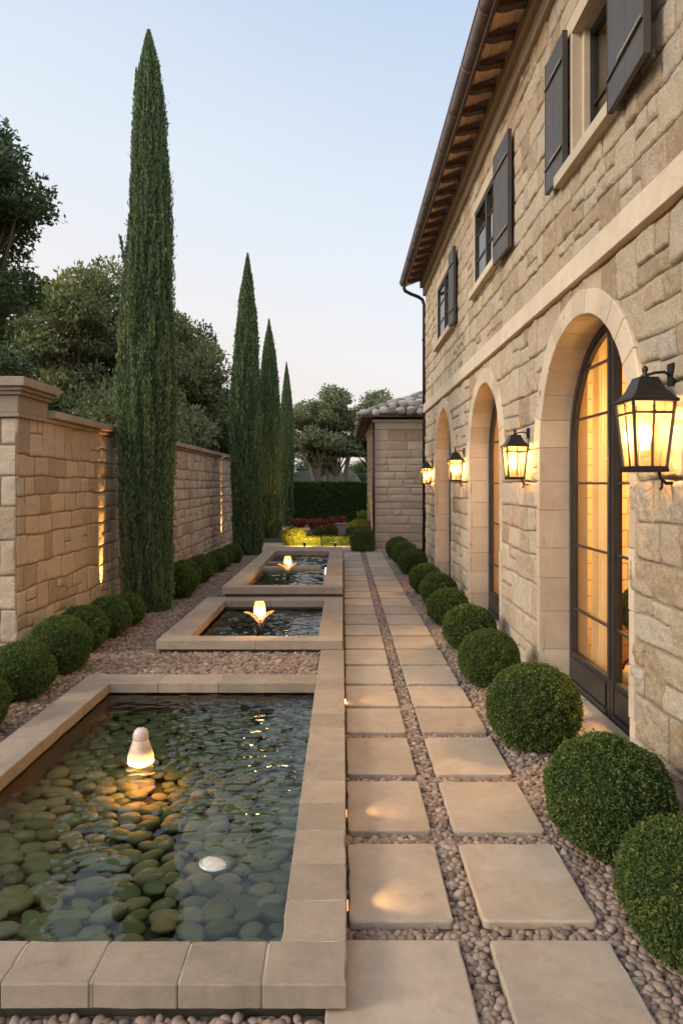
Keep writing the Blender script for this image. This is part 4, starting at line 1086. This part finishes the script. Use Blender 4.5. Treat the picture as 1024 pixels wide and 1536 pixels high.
put_tree((1.9, 34, 0), TC, (.95, 1, 1.02), 2.2, 'grey green tree behind the hedge, partly hidden by the tiled outbuilding', 'trees behind the hedge')
put_tree((-4.2, 36, 0), TC, (1, 1, .95), 4, 'pale distant tree seen between the farther cypresses', 'trees behind the hedge')

# ------------------------------------------------------------------ GARDEN WALL
GX = -2.95; gy0 = 6.05
gw = empty('garden_wall', (GX, 12, 0), label='long pale rubble stone garden wall with a capped pier at its near end', cat='wall')
invg = Matrix.Translation((-GX, -12, 0))
def G_(o): o.matrix_parent_inverse = invg; return o
rng = random.Random(9)
rl = layout(gy0+.0, 24.5, 0, 2.30, (.17, .29), (.14, .36), rng, (), .45)
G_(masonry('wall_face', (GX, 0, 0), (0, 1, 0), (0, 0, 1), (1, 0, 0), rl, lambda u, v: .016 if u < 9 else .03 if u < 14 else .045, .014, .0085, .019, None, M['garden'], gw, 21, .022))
m = MB(); m.box(GX-.45, GX-.02, gy0+.03, 24.5, 0, 2.30); G_(m.build('wall_core', M['band'], gw))
# quoined end face
rl = []
z = 0; rg2 = random.Random(4); k = 0
while z < 2.30:
    h = rg2.uniform(.22, .33); h = 2.30-z if 2.30-(z+h) < .15 else h
    q = .16 if k % 2 else .34
    u = .0
    rl.append((0, q, z, z+h)); 
    while q < 2.2:
        w_ = rg2.uniform(.2, .4); rl.append((q, min(2.2, q+w_), z, z+h)); q += w_
    z += h; k += 1
G_(masonry('end_face', (GX, gy0, 0), (-1, 0, 0), (0, 0, 1), (0, -1, 0), rl, .02, .014, .012, .008, None, M['garden'], gw, 31, .03))
# capping stones
y = gy0+.62; k = 0
while y < 24.5:
    L = 1.05; 
    for (e, z0, z1) in ((.03, 2.302, 2.345), (.085, 2.347, 2.425)):
        m = MB(); m.box(GX-.5, GX+e, y+.002, min(24.5, y+L)-.002, z0, z1)
        G_(m.build('capping_stone' if e > .05 else 'cap_moulding', M['coping'], gw, bevel=.012))
    y += L
# pier cap mouldings
m = MB()
for e, z0, z1 in ((.03, 2.302, 2.34), (.012, 2.342, 2.50), (.045, 2.502, 2.535), (.075, 2.537, 2.57), (.115, 2.572, 2.655)):
    m.box(GX-2.2, GX+e, gy0-e, gy0+.60+e*.5, z0, z1)
G_(m.build('pier_cap', M['coping'], gw, bevel=.008))

def uplight(y, label, en=26):
    root = empty('ground_spotlight', (GX+.165, y, 0), label=label, cat='spotlight', group='small spotlights at the foot of the garden wall')
    m = MB(); m.lathe([(.02, 0), (.024, .05), (.035, .06), (.035, .16), (.030, .16), (.028, .12), (.0, .12)], 14, caps=False); m.build('housing', M['iron'], root)
    m = MB(); m.lathe([(0, .145), (.027, .145), (.027, .150), (0, .150)], 14, caps=False); m.build('lens', emis('spot_lens', (1, .6, .2), 6), root)
    l_ = lamp('uplight', 'SPOT', (0, 0, .17), en, (1, .52, .14), .022, parent=root, aim=(-.165, 0, .90), spot=36, blend=1.0); l_.scale = (.34, 1, 1)
uplight(8.15, 'small lit spotlight hidden by the boxwood balls left of the tallest cypress', 210)
uplight(16.2, 'small lit spotlight at the wall foot just left of the second cypress', 260)
uplight(23.8, 'small lit spotlight at the far end of the garden wall behind the second cypress', 260)

# ------------------------------------------------------------------ ANNEX (small tiled outbuilding)
AX, AY0, AY1, AZ = .82, 17.2, 22.5, 3.30
an = empty('outbuilding', (AX, AY0, 0), label='single storey stone outbuilding with a rough tiled roof at the end of the path', cat='outbuilding')
inva = Matrix.Translation((-AX, -AY0, 0))
def A_(o): o.matrix_parent_inverse = inva; return o
rng = random.Random(3)
rl = layout(AX, 5.0, 0, AZ-.2, (.17, .24), (.22, .6), rng, (), .05)
A_(masonry('front_wall', (0, AY0, 0), (1, 0, 0), (0, 0, 1), (0, -1, 0), rl, .04, .010, .012, .006, None, M['annex'], an, 41, .02))
rl = layout(AY0, AY1, 0, AZ-.2, (.17, .24), (.22, .6), rng, (), .05)
A_(masonry('side_wall', (AX, 0, 0), (0, 1, 0), (0, 0, 1), (-1, 0, 0), rl, .05, .010, .012, .006, None, M['annex'], an, 42, .02))
m = MB(); m.box(AX+.03, 5, AY0+.03, AY1, 0, AZ); A_(m.build('wall_core', M['band'], an))
m = MB(); x = AX-.02
while x < 5: m.box(x, min(5, x+.55)-.004, AY0-.02, AY0+.028, AZ-.2, AZ-.03); x += .55
m.box(AX-.02, AX+.028, AY0+.03, AY1, AZ-.2, AZ-.03)
A_(m.build('top_course', M['band'], an, bevel=.004))
m = MB(); m.box(AX-.06, 5, AY0-.07, AY1+.05, AZ-.028, AZ+.045); A_(m.build('cornice', M['band'], an, bevel=.008))
OX = .48; OY = AY0-.30; OE = 25.0
m = MB(); m.box(OX, 5, OY, OE, AZ+.10, AZ+.16); m.box(OX-.012, 5, OY-.02, OY+.01, AZ+.08, AZ+.17)
m.box(OX-.02, OX+.008, OY+.01, OE, AZ+.06, AZ+.18)
A_(m.build('eave', M['rafter'], an, bevel=.004))
# roof body and loose looking rounded tiles
def roofz(x, y): return AZ+.17+min((x-OX)*.42, (y-OY)*.42, 1.6)
m = MB()
nx, ny = 12, 12
xs = np.linspace(OX, 5, nx); ys_ = np.linspace(OY, OE, 24)
vs = [(x, y, roofz(x, y)-.02) for x in xs for y in ys_]; ny = len(ys_)
m.add(vs, [(i*ny+j, (i+1)*ny+j, (i+1)*ny+j+1, i*ny+j+1) for i in range(nx-1) for j in range(ny-1)])
roofo = A_(m.build('roof', plain('roof_bed', (.16, .11, .08), .9), an))
tv = []; tf = []; tt = []; tb_ = 0; bv, bf = IC[2]
def tile(x, y, sx, sy, sz, an_, tilt):
    global tb_
    p = bv*[sx, sy, sz]*(1+.16*noise(bv[:, 0:1]*1.5+x*9, bv[:, 1:2]*1.5+y*9, bv[:, 2:3]))
    c, s = math.cos(an_), math.sin(an_); p = np.stack([p[:, 0]*c-p[:, 1]*s, p[:, 0]*s+p[:, 1]*c, p[:, 2]], 1)
    tv.append(p+[x, y, roofz(x, y)+.02]); tf.append(bf+tb_); tt.append(np.full(len(p), random.random())); tb_ += len(p)
y = OY
while y < 20.5:
    x = OX + .05
    while x < 4.6:
        tile(x+random.uniform(-.03, .03), y+random.uniform(-.03, .03), random.uniform(.12, .19), random.uniform(.09, .13), random.uniform(.05, .10), random.uniform(-.9, .9), 0); x += random.uniform(.20, .30)
    y += .17
y = 20.5
while y < OE:
    for x in (OX+.05, OX+.25, OX+.45, OX+.65): tile(x, y, .13, .09, .06, random.uniform(-.5, .5), 0)
    y += .17
t = NT('roof_stone_tile'); at = t.n('Attribute', attribute_name='tint').outputs['Fac']
c_ = t.ramp(at, [(0, (.10, .075, .06)), (.4, (.19, .15, .13)), (.7, (.26, .24, .22)), (1, (.36, .34, .32))]); M['rtile'] = t.done(t.princ(c_, .75, t.bump(t.noise(t.coords(), 40), .4, .01)))
me = mesh_np('roof_tiles', np.concatenate(tv), np.concatenate(tf), True, {'tint': np.concatenate(tt)})
tl_ = link('roof_tiles', me, M['rtile'], roofo)
m = MB(); m.tube([(AX-.03, AY0-.05, AZ-.03), (AX-.03, AY0-.05, .02)], .028, 8); A_(m.build('downpipe', M['iron'], an))

M['rtile2'] = plain('grey_boulder', (.11, .115, .085), .9, sc_=3)
# ------------------------------------------------------------------ FAR GARDEN
m = MB(); m.box(-4.0, .50, 16.62, 19.0, -.1, .012); m.box(-2.95, 1.72, 16.0 if PATH_END < 16.0 else PATH_END+.05, 17.19, -.1, .006) if False else None
m.box(.502, 1.72, 16.85, 17.17, -.1, .010)
tag(m.build('patio', M['paver']), kind='structure')
m = MB(); m.box(-4.5, .78, 19.02, 27.5, -.1, .03); tag(m.build('soil_bed', M['soil']), kind='structure')
def hedge_block(name, x0, x1, y0, y1, z1, n, leaf, mat, label, cat='hedge', rnd=.06, z0=0, bumpy=.03):
    sx, sy, sz = (x1-x0)/2, (y1-y0)/2, (z1-z0)/2; A = [sx*sz*2, sx*sz*.3, sy*sz*1, sy*sz*1, sx*sy]   # front, back, sides, top
    k = RS.choice(5, n, p=np.array(A)/sum(A)); u = RS.uniform(-1, 1, n); v = RS.uniform(-1, 1, n); o1 = np.ones(n)
    P = np.zeros((n, 3)); Nn = np.zeros((n, 3))
    for f, (ax, sg) in enumerate(((1, -1), (1, 1), (0, -1), (0, 1), (2, 1))):
        mk = k == f; a, b = [q for q in (0, 1, 2) if q != ax]
        P[mk, ax] = sg; P[mk, a] = u[mk]; P[mk, b] = v[mk]; Nn[mk, ax] = sg
    P = P*[sx, sy, sz]
    q = np.maximum(np.abs(P)-(np.array([sx, sy, sz])-rnd), 0); ln_ = np.linalg.norm(q, axis=1, keepdims=True)
    P = np.where(ln_ > rnd, np.sign(P)*(np.minimum(np.abs(P), np.array([sx, sy, sz])-rnd)+q/np.maximum(ln_, 1e-6)*rnd), P)
    P += Nn*(bumpy*noise(P[:, 0:1]*7, P[:, 1:2]*7, P[:, 2:3]*7, 3)-RS.rand(n, 1)*leaf)
    tint = .45+.3*noise(P[:, 0]*9, P[:, 1]*9, P[:, 2]*9, 4)+RS.normal(size=n)*.15
    root = empty(name, ((x0+x1)/2, (y0+y1)/2, z0), label=label, cat=cat)
    lm = leaves('foliage', P+[0, 0, sz], Nn+RS.normal(size=(n, 3))*.8, leaf, leaf*.6, tint, mat)
    o = bpy.data.objects.new('foliage', lm); COL.objects.link(o); o.parent = root
    m = MB(); e = min(.03+leaf*.5, sx*.3); m.box(-sx+e, sx-e, -sy+e, sy-e, 0, 2*sz-e*1.2); m.build('shade_core', M['core'], root, bevel=rnd*.5)
hedge_block('tall_hedge', -4.6, 1.35, 27.6, 28.6, 1.76, 90000, .07, M['hedge'], 'tall dark clipped hedge closing the garden at the back')
hedge_block('low_hedge', -.56, .20, 18.0, 18.7, .27, 9000, .032, M['box'], 'low clipped hedge block left of the rounded topiary block', rnd=.05)
hedge_block('low_hedge', -1.05, -.585, 18.1, 18.75, .235, 6000, .032, M['boxy'], 'small yellow green hedge block right of the golden dome', rnd=.06)
M['boxm'] = leaf_mat('lit_topiary_leaf', [(0, (.07, .085, .02)), (.5, (.12, .14, .04)), (1, (.20, .21, .07))])  # light on the topiary block is put into this paler leaf colour
bm_block = ball_meshes(16000, .09, 9, M['boxm'], 1.0, 'block')
put_ball(.50, 16.55, .285, 'rounded clipped topiary block standing at the end of the path', None, 'topiary', bm_block, (1, .9, 1.02), 'topiary_block')
BM = ball_meshes(12000, .10, 14, M['boxm'])
gold = ball_meshes(12000, .10, 10, M['boxy'], 1.0)
put_ball(-1.36, 18.3, .33, 'golden clipped dome shrub lit by a warm garden lamp', None, 'topiary', gold, (.98, .9, .80), 'golden_dome_shrub')
put_ball(-.72, 20.3, .20, 'small dark boxwood ball behind the low hedge blocks', None, 'boxwood ball', BM, (1, 1, 1.05))
put_ball(-.38, 20.6, .22, 'loose green shrub right of the small dark ball in the far bed', None, 'shrub', BM, (1.05, .9, 1.05), 'green_shrub')
put_ball(.52, 19.6, .36, 'dark rounded shrub behind the topiary block against the outbuilding', None, 'shrub', BM, (1.2, .9, .98), 'rounded_shrub')
def tuft(name, x, y, h, sp, n, leaf, mat, label, cat, lw=.3, up=1.0, z0=.03):
    P = []; 
    k = RS.rand(n); st = RS.randint(0, max(3, n//40), n); rg = np.random.RandomState(int(abs(x*100)+y*10)); S = rg.uniform(-1, 1, (st.max()+1, 3)); hh = rg.uniform(.6, 1, st.max()+1)
    z = k*h*hh[st]; P = np.stack([S[st, 0]*sp*(.4+.6*k)+RS.normal(size=n)*.02, S[st, 1]*sp*.7*(.4+.6*k)+RS.normal(size=n)*.02, z], 1)
    D = np.stack([S[st, 0]*.6, S[st, 1]*.6, np.full(n, up)], 1)+RS.normal(size=(n, 3))*.6
    lm = leaves('foliage', P, D, leaf, leaf*lw, RS.rand(n), mat)
    root = empty(name, (x, y, z0), label=label, cat=cat); o = bpy.data.objects.new('foliage', lm); COL.objects.link(o); o.parent = root
    m = MB()
    for s_, q in zip(S[:14], hh): m.tube([(s_[0]*sp*.3, s_[1]*sp*.2, -.03), (s_[0]*sp, s_[1]*sp*.7, h*q*.9)], .006, 5)
    m.build('stem', M['bark'], root); return root
for i, (x, lab) in enumerate(((-1.55, 'leftmost clump of red flowers before the tall hedge'), (-1.05, 'second clump of red flowers from the left before the tall hedge'), (-.55, 'middle clump of dark red leaves above the small boxwood ball'), (-.15, 'rightmost clump of orange red flowers before the tall hedge'))):
    r_ = tuft('flower_clump', x, 24.2, .42 if i != 3 else .5, .32, 900, .075, M['redleaf'], lab, 'flowers', .6); r_['group'] = 'red flower clumps in the far bed'
tuft('leafy_plant', .78, 23.6, .72, .30, 1500, .12, M['brightleaf'], 'bright green upright leafy plant beside the outbuilding wall', 'plant', .35)
m = MB(); m.box(-.25, .28, -.15, .15, 0, .34); m.box(-.27, .30, -.17, .17, .342, .38)
o = m.build('stone_block', M['coping'], None, .02, (.0, 21.6, .03)); tag(o, 'low pale stone block in the bed beyond the low hedge', 'stone block')
m = MB(); m.box(-.55, .55, -.2, .2, .36, .43); m.box(-.45, -.3, -.16, .16, 0, .358); m.box(.3, .45, -.16, .16, 0, .358)
o = m.build('stone_bench', M['coping'], None, .015, (-1.40, 20.2, -.06)); o.scale = (.75, .8, .95); tag(o, 'low stone bench lit yellow behind the golden dome shrub', 'bench')
for i, (x, y) in enumerate(((-5.5, 46), (-1.8, 47), (2.0, 48), (5.6, 46))):
    put_tree((x, y, -.9), TD, (1.1, 1, .80), i*1.7, 'low distant dark tree beyond the boulders, %s from the wall side' % ORD[i], 'low distant trees')
for x, y, s, lab in ((-2.05, 36.5, 1.5, 'pale rounded boulder behind the hedge, left of the tree trunks'), (-.9, 37, 1.75, 'pale rounded boulder behind the hedge between the tree trunks'), (.45, 37.5, 1.5, 'pale rounded boulder behind the hedge, nearest the outbuilding')):
    v = IC[3][0]*[s*.75, s*.6, s*1.55]*(1+.10*fbm(IC[3][0][:, 0:1]*1.4+x, IC[3][0][:, 1:2]*1.4, IC[3][0][:, 2:3]*1.4, 2, 3))
    o = link('boulder', mesh_np('boulder', v, IC[3][1]), M['rtile2']); o.location = (x, y, 0); tag(o, lab, 'boulder', 'boulders behind the hedge')
def gspot(x, y, aim, en, label):
    root = empty('garden_spotlight', (x, y, .012), label=label, cat='spotlight', group='garden spotlights in the far bed')
    m = MB(); m.lathe([(.02, 0), (.02, .06), (.035, .07), (.035, .14), (.03, .14), (.0, .12)], 12, caps=False); m.build('housing', M['iron'], root)
    lamp('garden_light', 'SPOT', (0, 0, .16), en, (1, .66, .22), .03, parent=root, aim=(aim[0]-x, aim[1]-y, aim[2]), spot=120, blend=.8)
gspot(-1.0, 17.45, (-1.2, 18.6, .3), 95, 'small black spotlight on the patio before the golden dome shrub')
gspot(-.2, 17.35, (-.1, 18.8, .25), 60, 'small black spotlight on the patio before the low hedge block')
gspot(-1.5, 19.3, (-1.45, 20.4, .4), 8, 'small black spotlight between the golden dome shrub and the stone bench')

# ------------------------------------------------------------------ FOUNTAINS
fo = empty('glowing_fountain', (FX, FY, .035), label='small bottle shaped stone fountain glowing orange at its foot in the front pool', cat='fountain'); fo.scale = (.84, .84, .80)
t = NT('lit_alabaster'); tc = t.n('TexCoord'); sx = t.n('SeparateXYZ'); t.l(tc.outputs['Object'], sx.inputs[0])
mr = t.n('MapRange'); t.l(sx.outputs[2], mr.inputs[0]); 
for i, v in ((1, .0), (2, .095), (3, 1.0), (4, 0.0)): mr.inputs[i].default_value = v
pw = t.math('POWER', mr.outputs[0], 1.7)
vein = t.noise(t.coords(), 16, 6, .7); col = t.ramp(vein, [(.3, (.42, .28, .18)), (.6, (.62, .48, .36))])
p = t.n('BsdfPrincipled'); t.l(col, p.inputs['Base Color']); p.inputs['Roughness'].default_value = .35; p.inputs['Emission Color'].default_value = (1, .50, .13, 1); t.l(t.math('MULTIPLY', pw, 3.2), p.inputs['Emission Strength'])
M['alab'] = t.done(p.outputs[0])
m = MB(); fct = lambda a, z: 1+.05*abs(math.cos(a*2.5+.4))*(1 if z < .16 else .2)
m.lathe([(.055, -.03), (.080, -.01), (.088, .02), (.086, .045), (.074, .09), (.062, .13), (.054, .158), (.050, .166)], 30, fn=fct); m.build('body', M['alab'], fo)
m = MB(); m.lathe([(.051, .160), (.0545, .166), (.0555, .185), (.053, .208), (.044, .230), (.028, .244), (.010, .25)], 26); m.build('head', plain('fountain_head_stone', (.52, .42, .35), .4, sc_=20), fo)
m = MB(); m.tube([(.0, 0, .245), (0, 0, .256)], .006, 8); m.build('nozzle', M['iron'], fo)
m = MB(); m.tube([(.086*math.cos(a), .086*math.sin(a), -.002) for a in np.linspace(0, 2*math.pi, 33)], .0045, 8, False); m.build('light_ring', emis('orange_light_ring', (1, .46, .10), 26), fo)
lamp('fountain_light', 'POINT', (.0, -.12, -.07), .8, (1, .34, .07), .03, parent=fo)
lamp('fountain_light', 'POINT', (.13, .02, -.06), .6, (1, .34, .07), .03, parent=fo)
# pale disc lamp (unlit) at the water surface
dl = empty('pool_disc', (-.56, 2.93, .024), label='pale round disc at the water surface near the front pool right rim', cat='pool light')
m = MB(); m.lathe([(0, .0), (.060, .0), (.062, .008), (.058, .014), (.0, .018)], 28, fn=lambda a, z: 1+.02*math.sin(3*a), caps=False); m.build('lens', plain('white_lens', (.50, .48, .41), .5, sc_=40, bump=.5), dl)
m = MB(); m.lathe([(.062, -.01), (.070, -.005), (.070, .010), (.064, .012)], 28, caps=False); m.build('rim', plain('pale_rim', (.45, .46, .42), .4), dl)
dl.rotation_euler = (R(-6), R(4), 0)

t = NT('flame_glass'); tc = t.n('TexCoord'); sx = t.n('SeparateXYZ'); t.l(tc.outputs['Object'], sx.inputs[0])
n_ = t.noise(t.coords((1, 1, .35)), 26, 3); mr = t.n('MapRange'); t.l(sx.outputs[2], mr.inputs[0])
for i, v in ((1, .20), (2, .42), (3, 0.0), (4, 1.0)): mr.inputs[i].default_value = v
c_ = t.ramp(t.math('ADD', mr.outputs[0], t.math('MULTIPLY', t.math('SUBTRACT', n_, .5), 1.6)), [(0, (1, .36, .07)), (.35, (1, .78, .42)), (.7, (1, .60, .22)), (1, (1, .38, .08))])
e = t.n('Emission'); t.l(c_, e.inputs[0]); e.inputs[1].default_value = 1.5; M['flame'] = t.done(e.outputs[0])
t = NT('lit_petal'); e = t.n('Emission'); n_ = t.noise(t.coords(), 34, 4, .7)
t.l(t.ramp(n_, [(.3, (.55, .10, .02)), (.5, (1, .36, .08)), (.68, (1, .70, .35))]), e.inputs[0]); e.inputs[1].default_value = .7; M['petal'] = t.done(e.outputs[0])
def flame(loc, label, s=1.0):
    root = empty('flame_fountain', loc, label=label, cat='fountain', group='flame shaped lamp fountains'); root.scale = (s, s, s)
    m = MB(); m.lathe([(.0, .205), (.030, .212), (.052, .24), (.062, .29), (.059, .34), (.050, .385), (.043, .398)], 30, fn=lambda a, z: 1+.13*math.cos(a*3+z*9)*(z-.2)*5*.8+.06*math.cos(a*7)*(z-.2)*5, caps=False)
    m.build('flame_glass', M['flame'], root)
    for k in range(5):
        a = k*2*math.pi/5+.55+random.uniform(-.2, .2); pl_ = random.uniform(.65, 1.1); ph_ = random.uniform(.6, 1.1); c, s_ = math.cos(a), math.sin(a); m = MB(); vs = []; fs = []
        n = 7
        for i in range(n):
            q = i/(n-1); rr = .025+.135*q*pl_; z = .175+.115*q**.8*ph_+(.02*math.sin(q*3))+random.uniform(-.003, .003); wd = .034*math.sin(math.pi*min(1, q*.85+.12))+.002
            if i == n-1: wd = .001
            for j in (-1, 0, 1): vs.append((rr*c-j*wd*s_, rr*s_+j*wd*c, z+abs(j)*.014))
        for i in range(n-1):
            for j in (0, 1): fs.append((i*3+j, i*3+j+1, i*3+3+j+1, i*3+3+j))
        m.add(vs, fs, True); m.build('petal', M['petal'], root)
    m = MB(); m.tube([(0, 0, -.12), (.0, 0, .10), (0, 0, .21)], [.020, .012, .018], 10)
    for a in (0.3, 2.3, 4.4): m.tube([(.022*math.cos(a), .022*math.sin(a), -.1), (.026*math.cos(a), .026*math.sin(a), .12), (.05*math.cos(a), .05*math.sin(a), .20)], .007, 6)
    m.tube([(.015, 0, .0), (-.03, -.01, .06), (-.075, -.02, .13)], [.012, .014, .004], 6)
    m.build('stem', M['iron'], root)
    lamp('flame_light', 'POINT', (0, -.13, .30), 4.0, (1, .58, .22), .05, parent=root)
flame((-.87, 7.0, .06), 'flame shaped glowing lamp fountain in the middle square pool', 1.0)
flame((-.84, 10.2, .205), 'smaller looking flame shaped lamp fountain in the long far pool', .95)
# bright underwater side light in the long pool
m = MB(); m.box(-.286, -.278, 10.6, 11.05, .242, .30)
o = m.build('pool_light', emis('warm_white_light', (1, .80, .5), 6)); tag(o, 'bright rectangular light set in the path side rim of the long far pool', 'pool light')
# small lamps in the pool rim; the front two added for light patches on the slabs
for i, (y, en) in enumerate(((5.07, 1.0), (3.35, 1.7), (2.62, 1.9))):
    root = empty('rim_light', (.018, y, .04), label='tiny recessed orange lamp in the path side of the pool rim, %s from the front' % ORD[2-i], cat='recessed light', group='recessed lamps in the pool rim')
    m = MB(); m.box(-.004, .004, -.02, .02, -.008, .012); m.build('lens', emis('rim_lens', (1, .5, .15), 8 if i == 0 else .5), root)
    lamp('rim_spot', 'SPOT', (.012, 0, .085), en, (1, .60, .26), .006, parent=root, aim=(.30, .10, -.012), spot=62, blend=.8)

# basket seen through the nearest door, and a shrub added for green reflected in its glass
b = empty('wicker_basket', (2.32, 5.25, .012), label='tan basket with a dark looped handle on the floor inside the nearest door', cat='basket')
m = MB(); m.lathe([(.10, 0), (.125, .10), (.13, .22), (.122, .225), (.115, .10), (.0, .02)], 22, caps=False); m.build('body', plain('wicker', (.45, .30, .15), .8, sc_=60, bump=.6), b)
m = MB(); m.tube([(.12*math.cos(a), 0, .22+.10*math.sin(a)) for a in np.linspace(0, math.pi, 14)], .012, 8); m.build('handle', M['iron'], b)
b = empty('reflection_shrub', (2.72, 6.0, .012), label='potted round green shrub added inside the nearest arched door for the reflected boxwood', cat='potted plant')
m = MB(); m.lathe([(.11, 0), (.15, .3), (.16, .32), (.14, .32), (.0, .28)], 22, caps=False); m.build('pot', plain('terracotta', (.35, .17, .09), .8), b)
o = bpy.data.objects.new('foliage', BF[0][0]); COL.objects.link(o); o.parent = b; o.location = (0, 0, .55); o.scale = (.24,)*3
o = bpy.data.objects.new('shade_core', BF[0][1]); COL.objects.link(o); o.parent = b; o.location = (0, 0, .55); o.scale = (.24,)*3
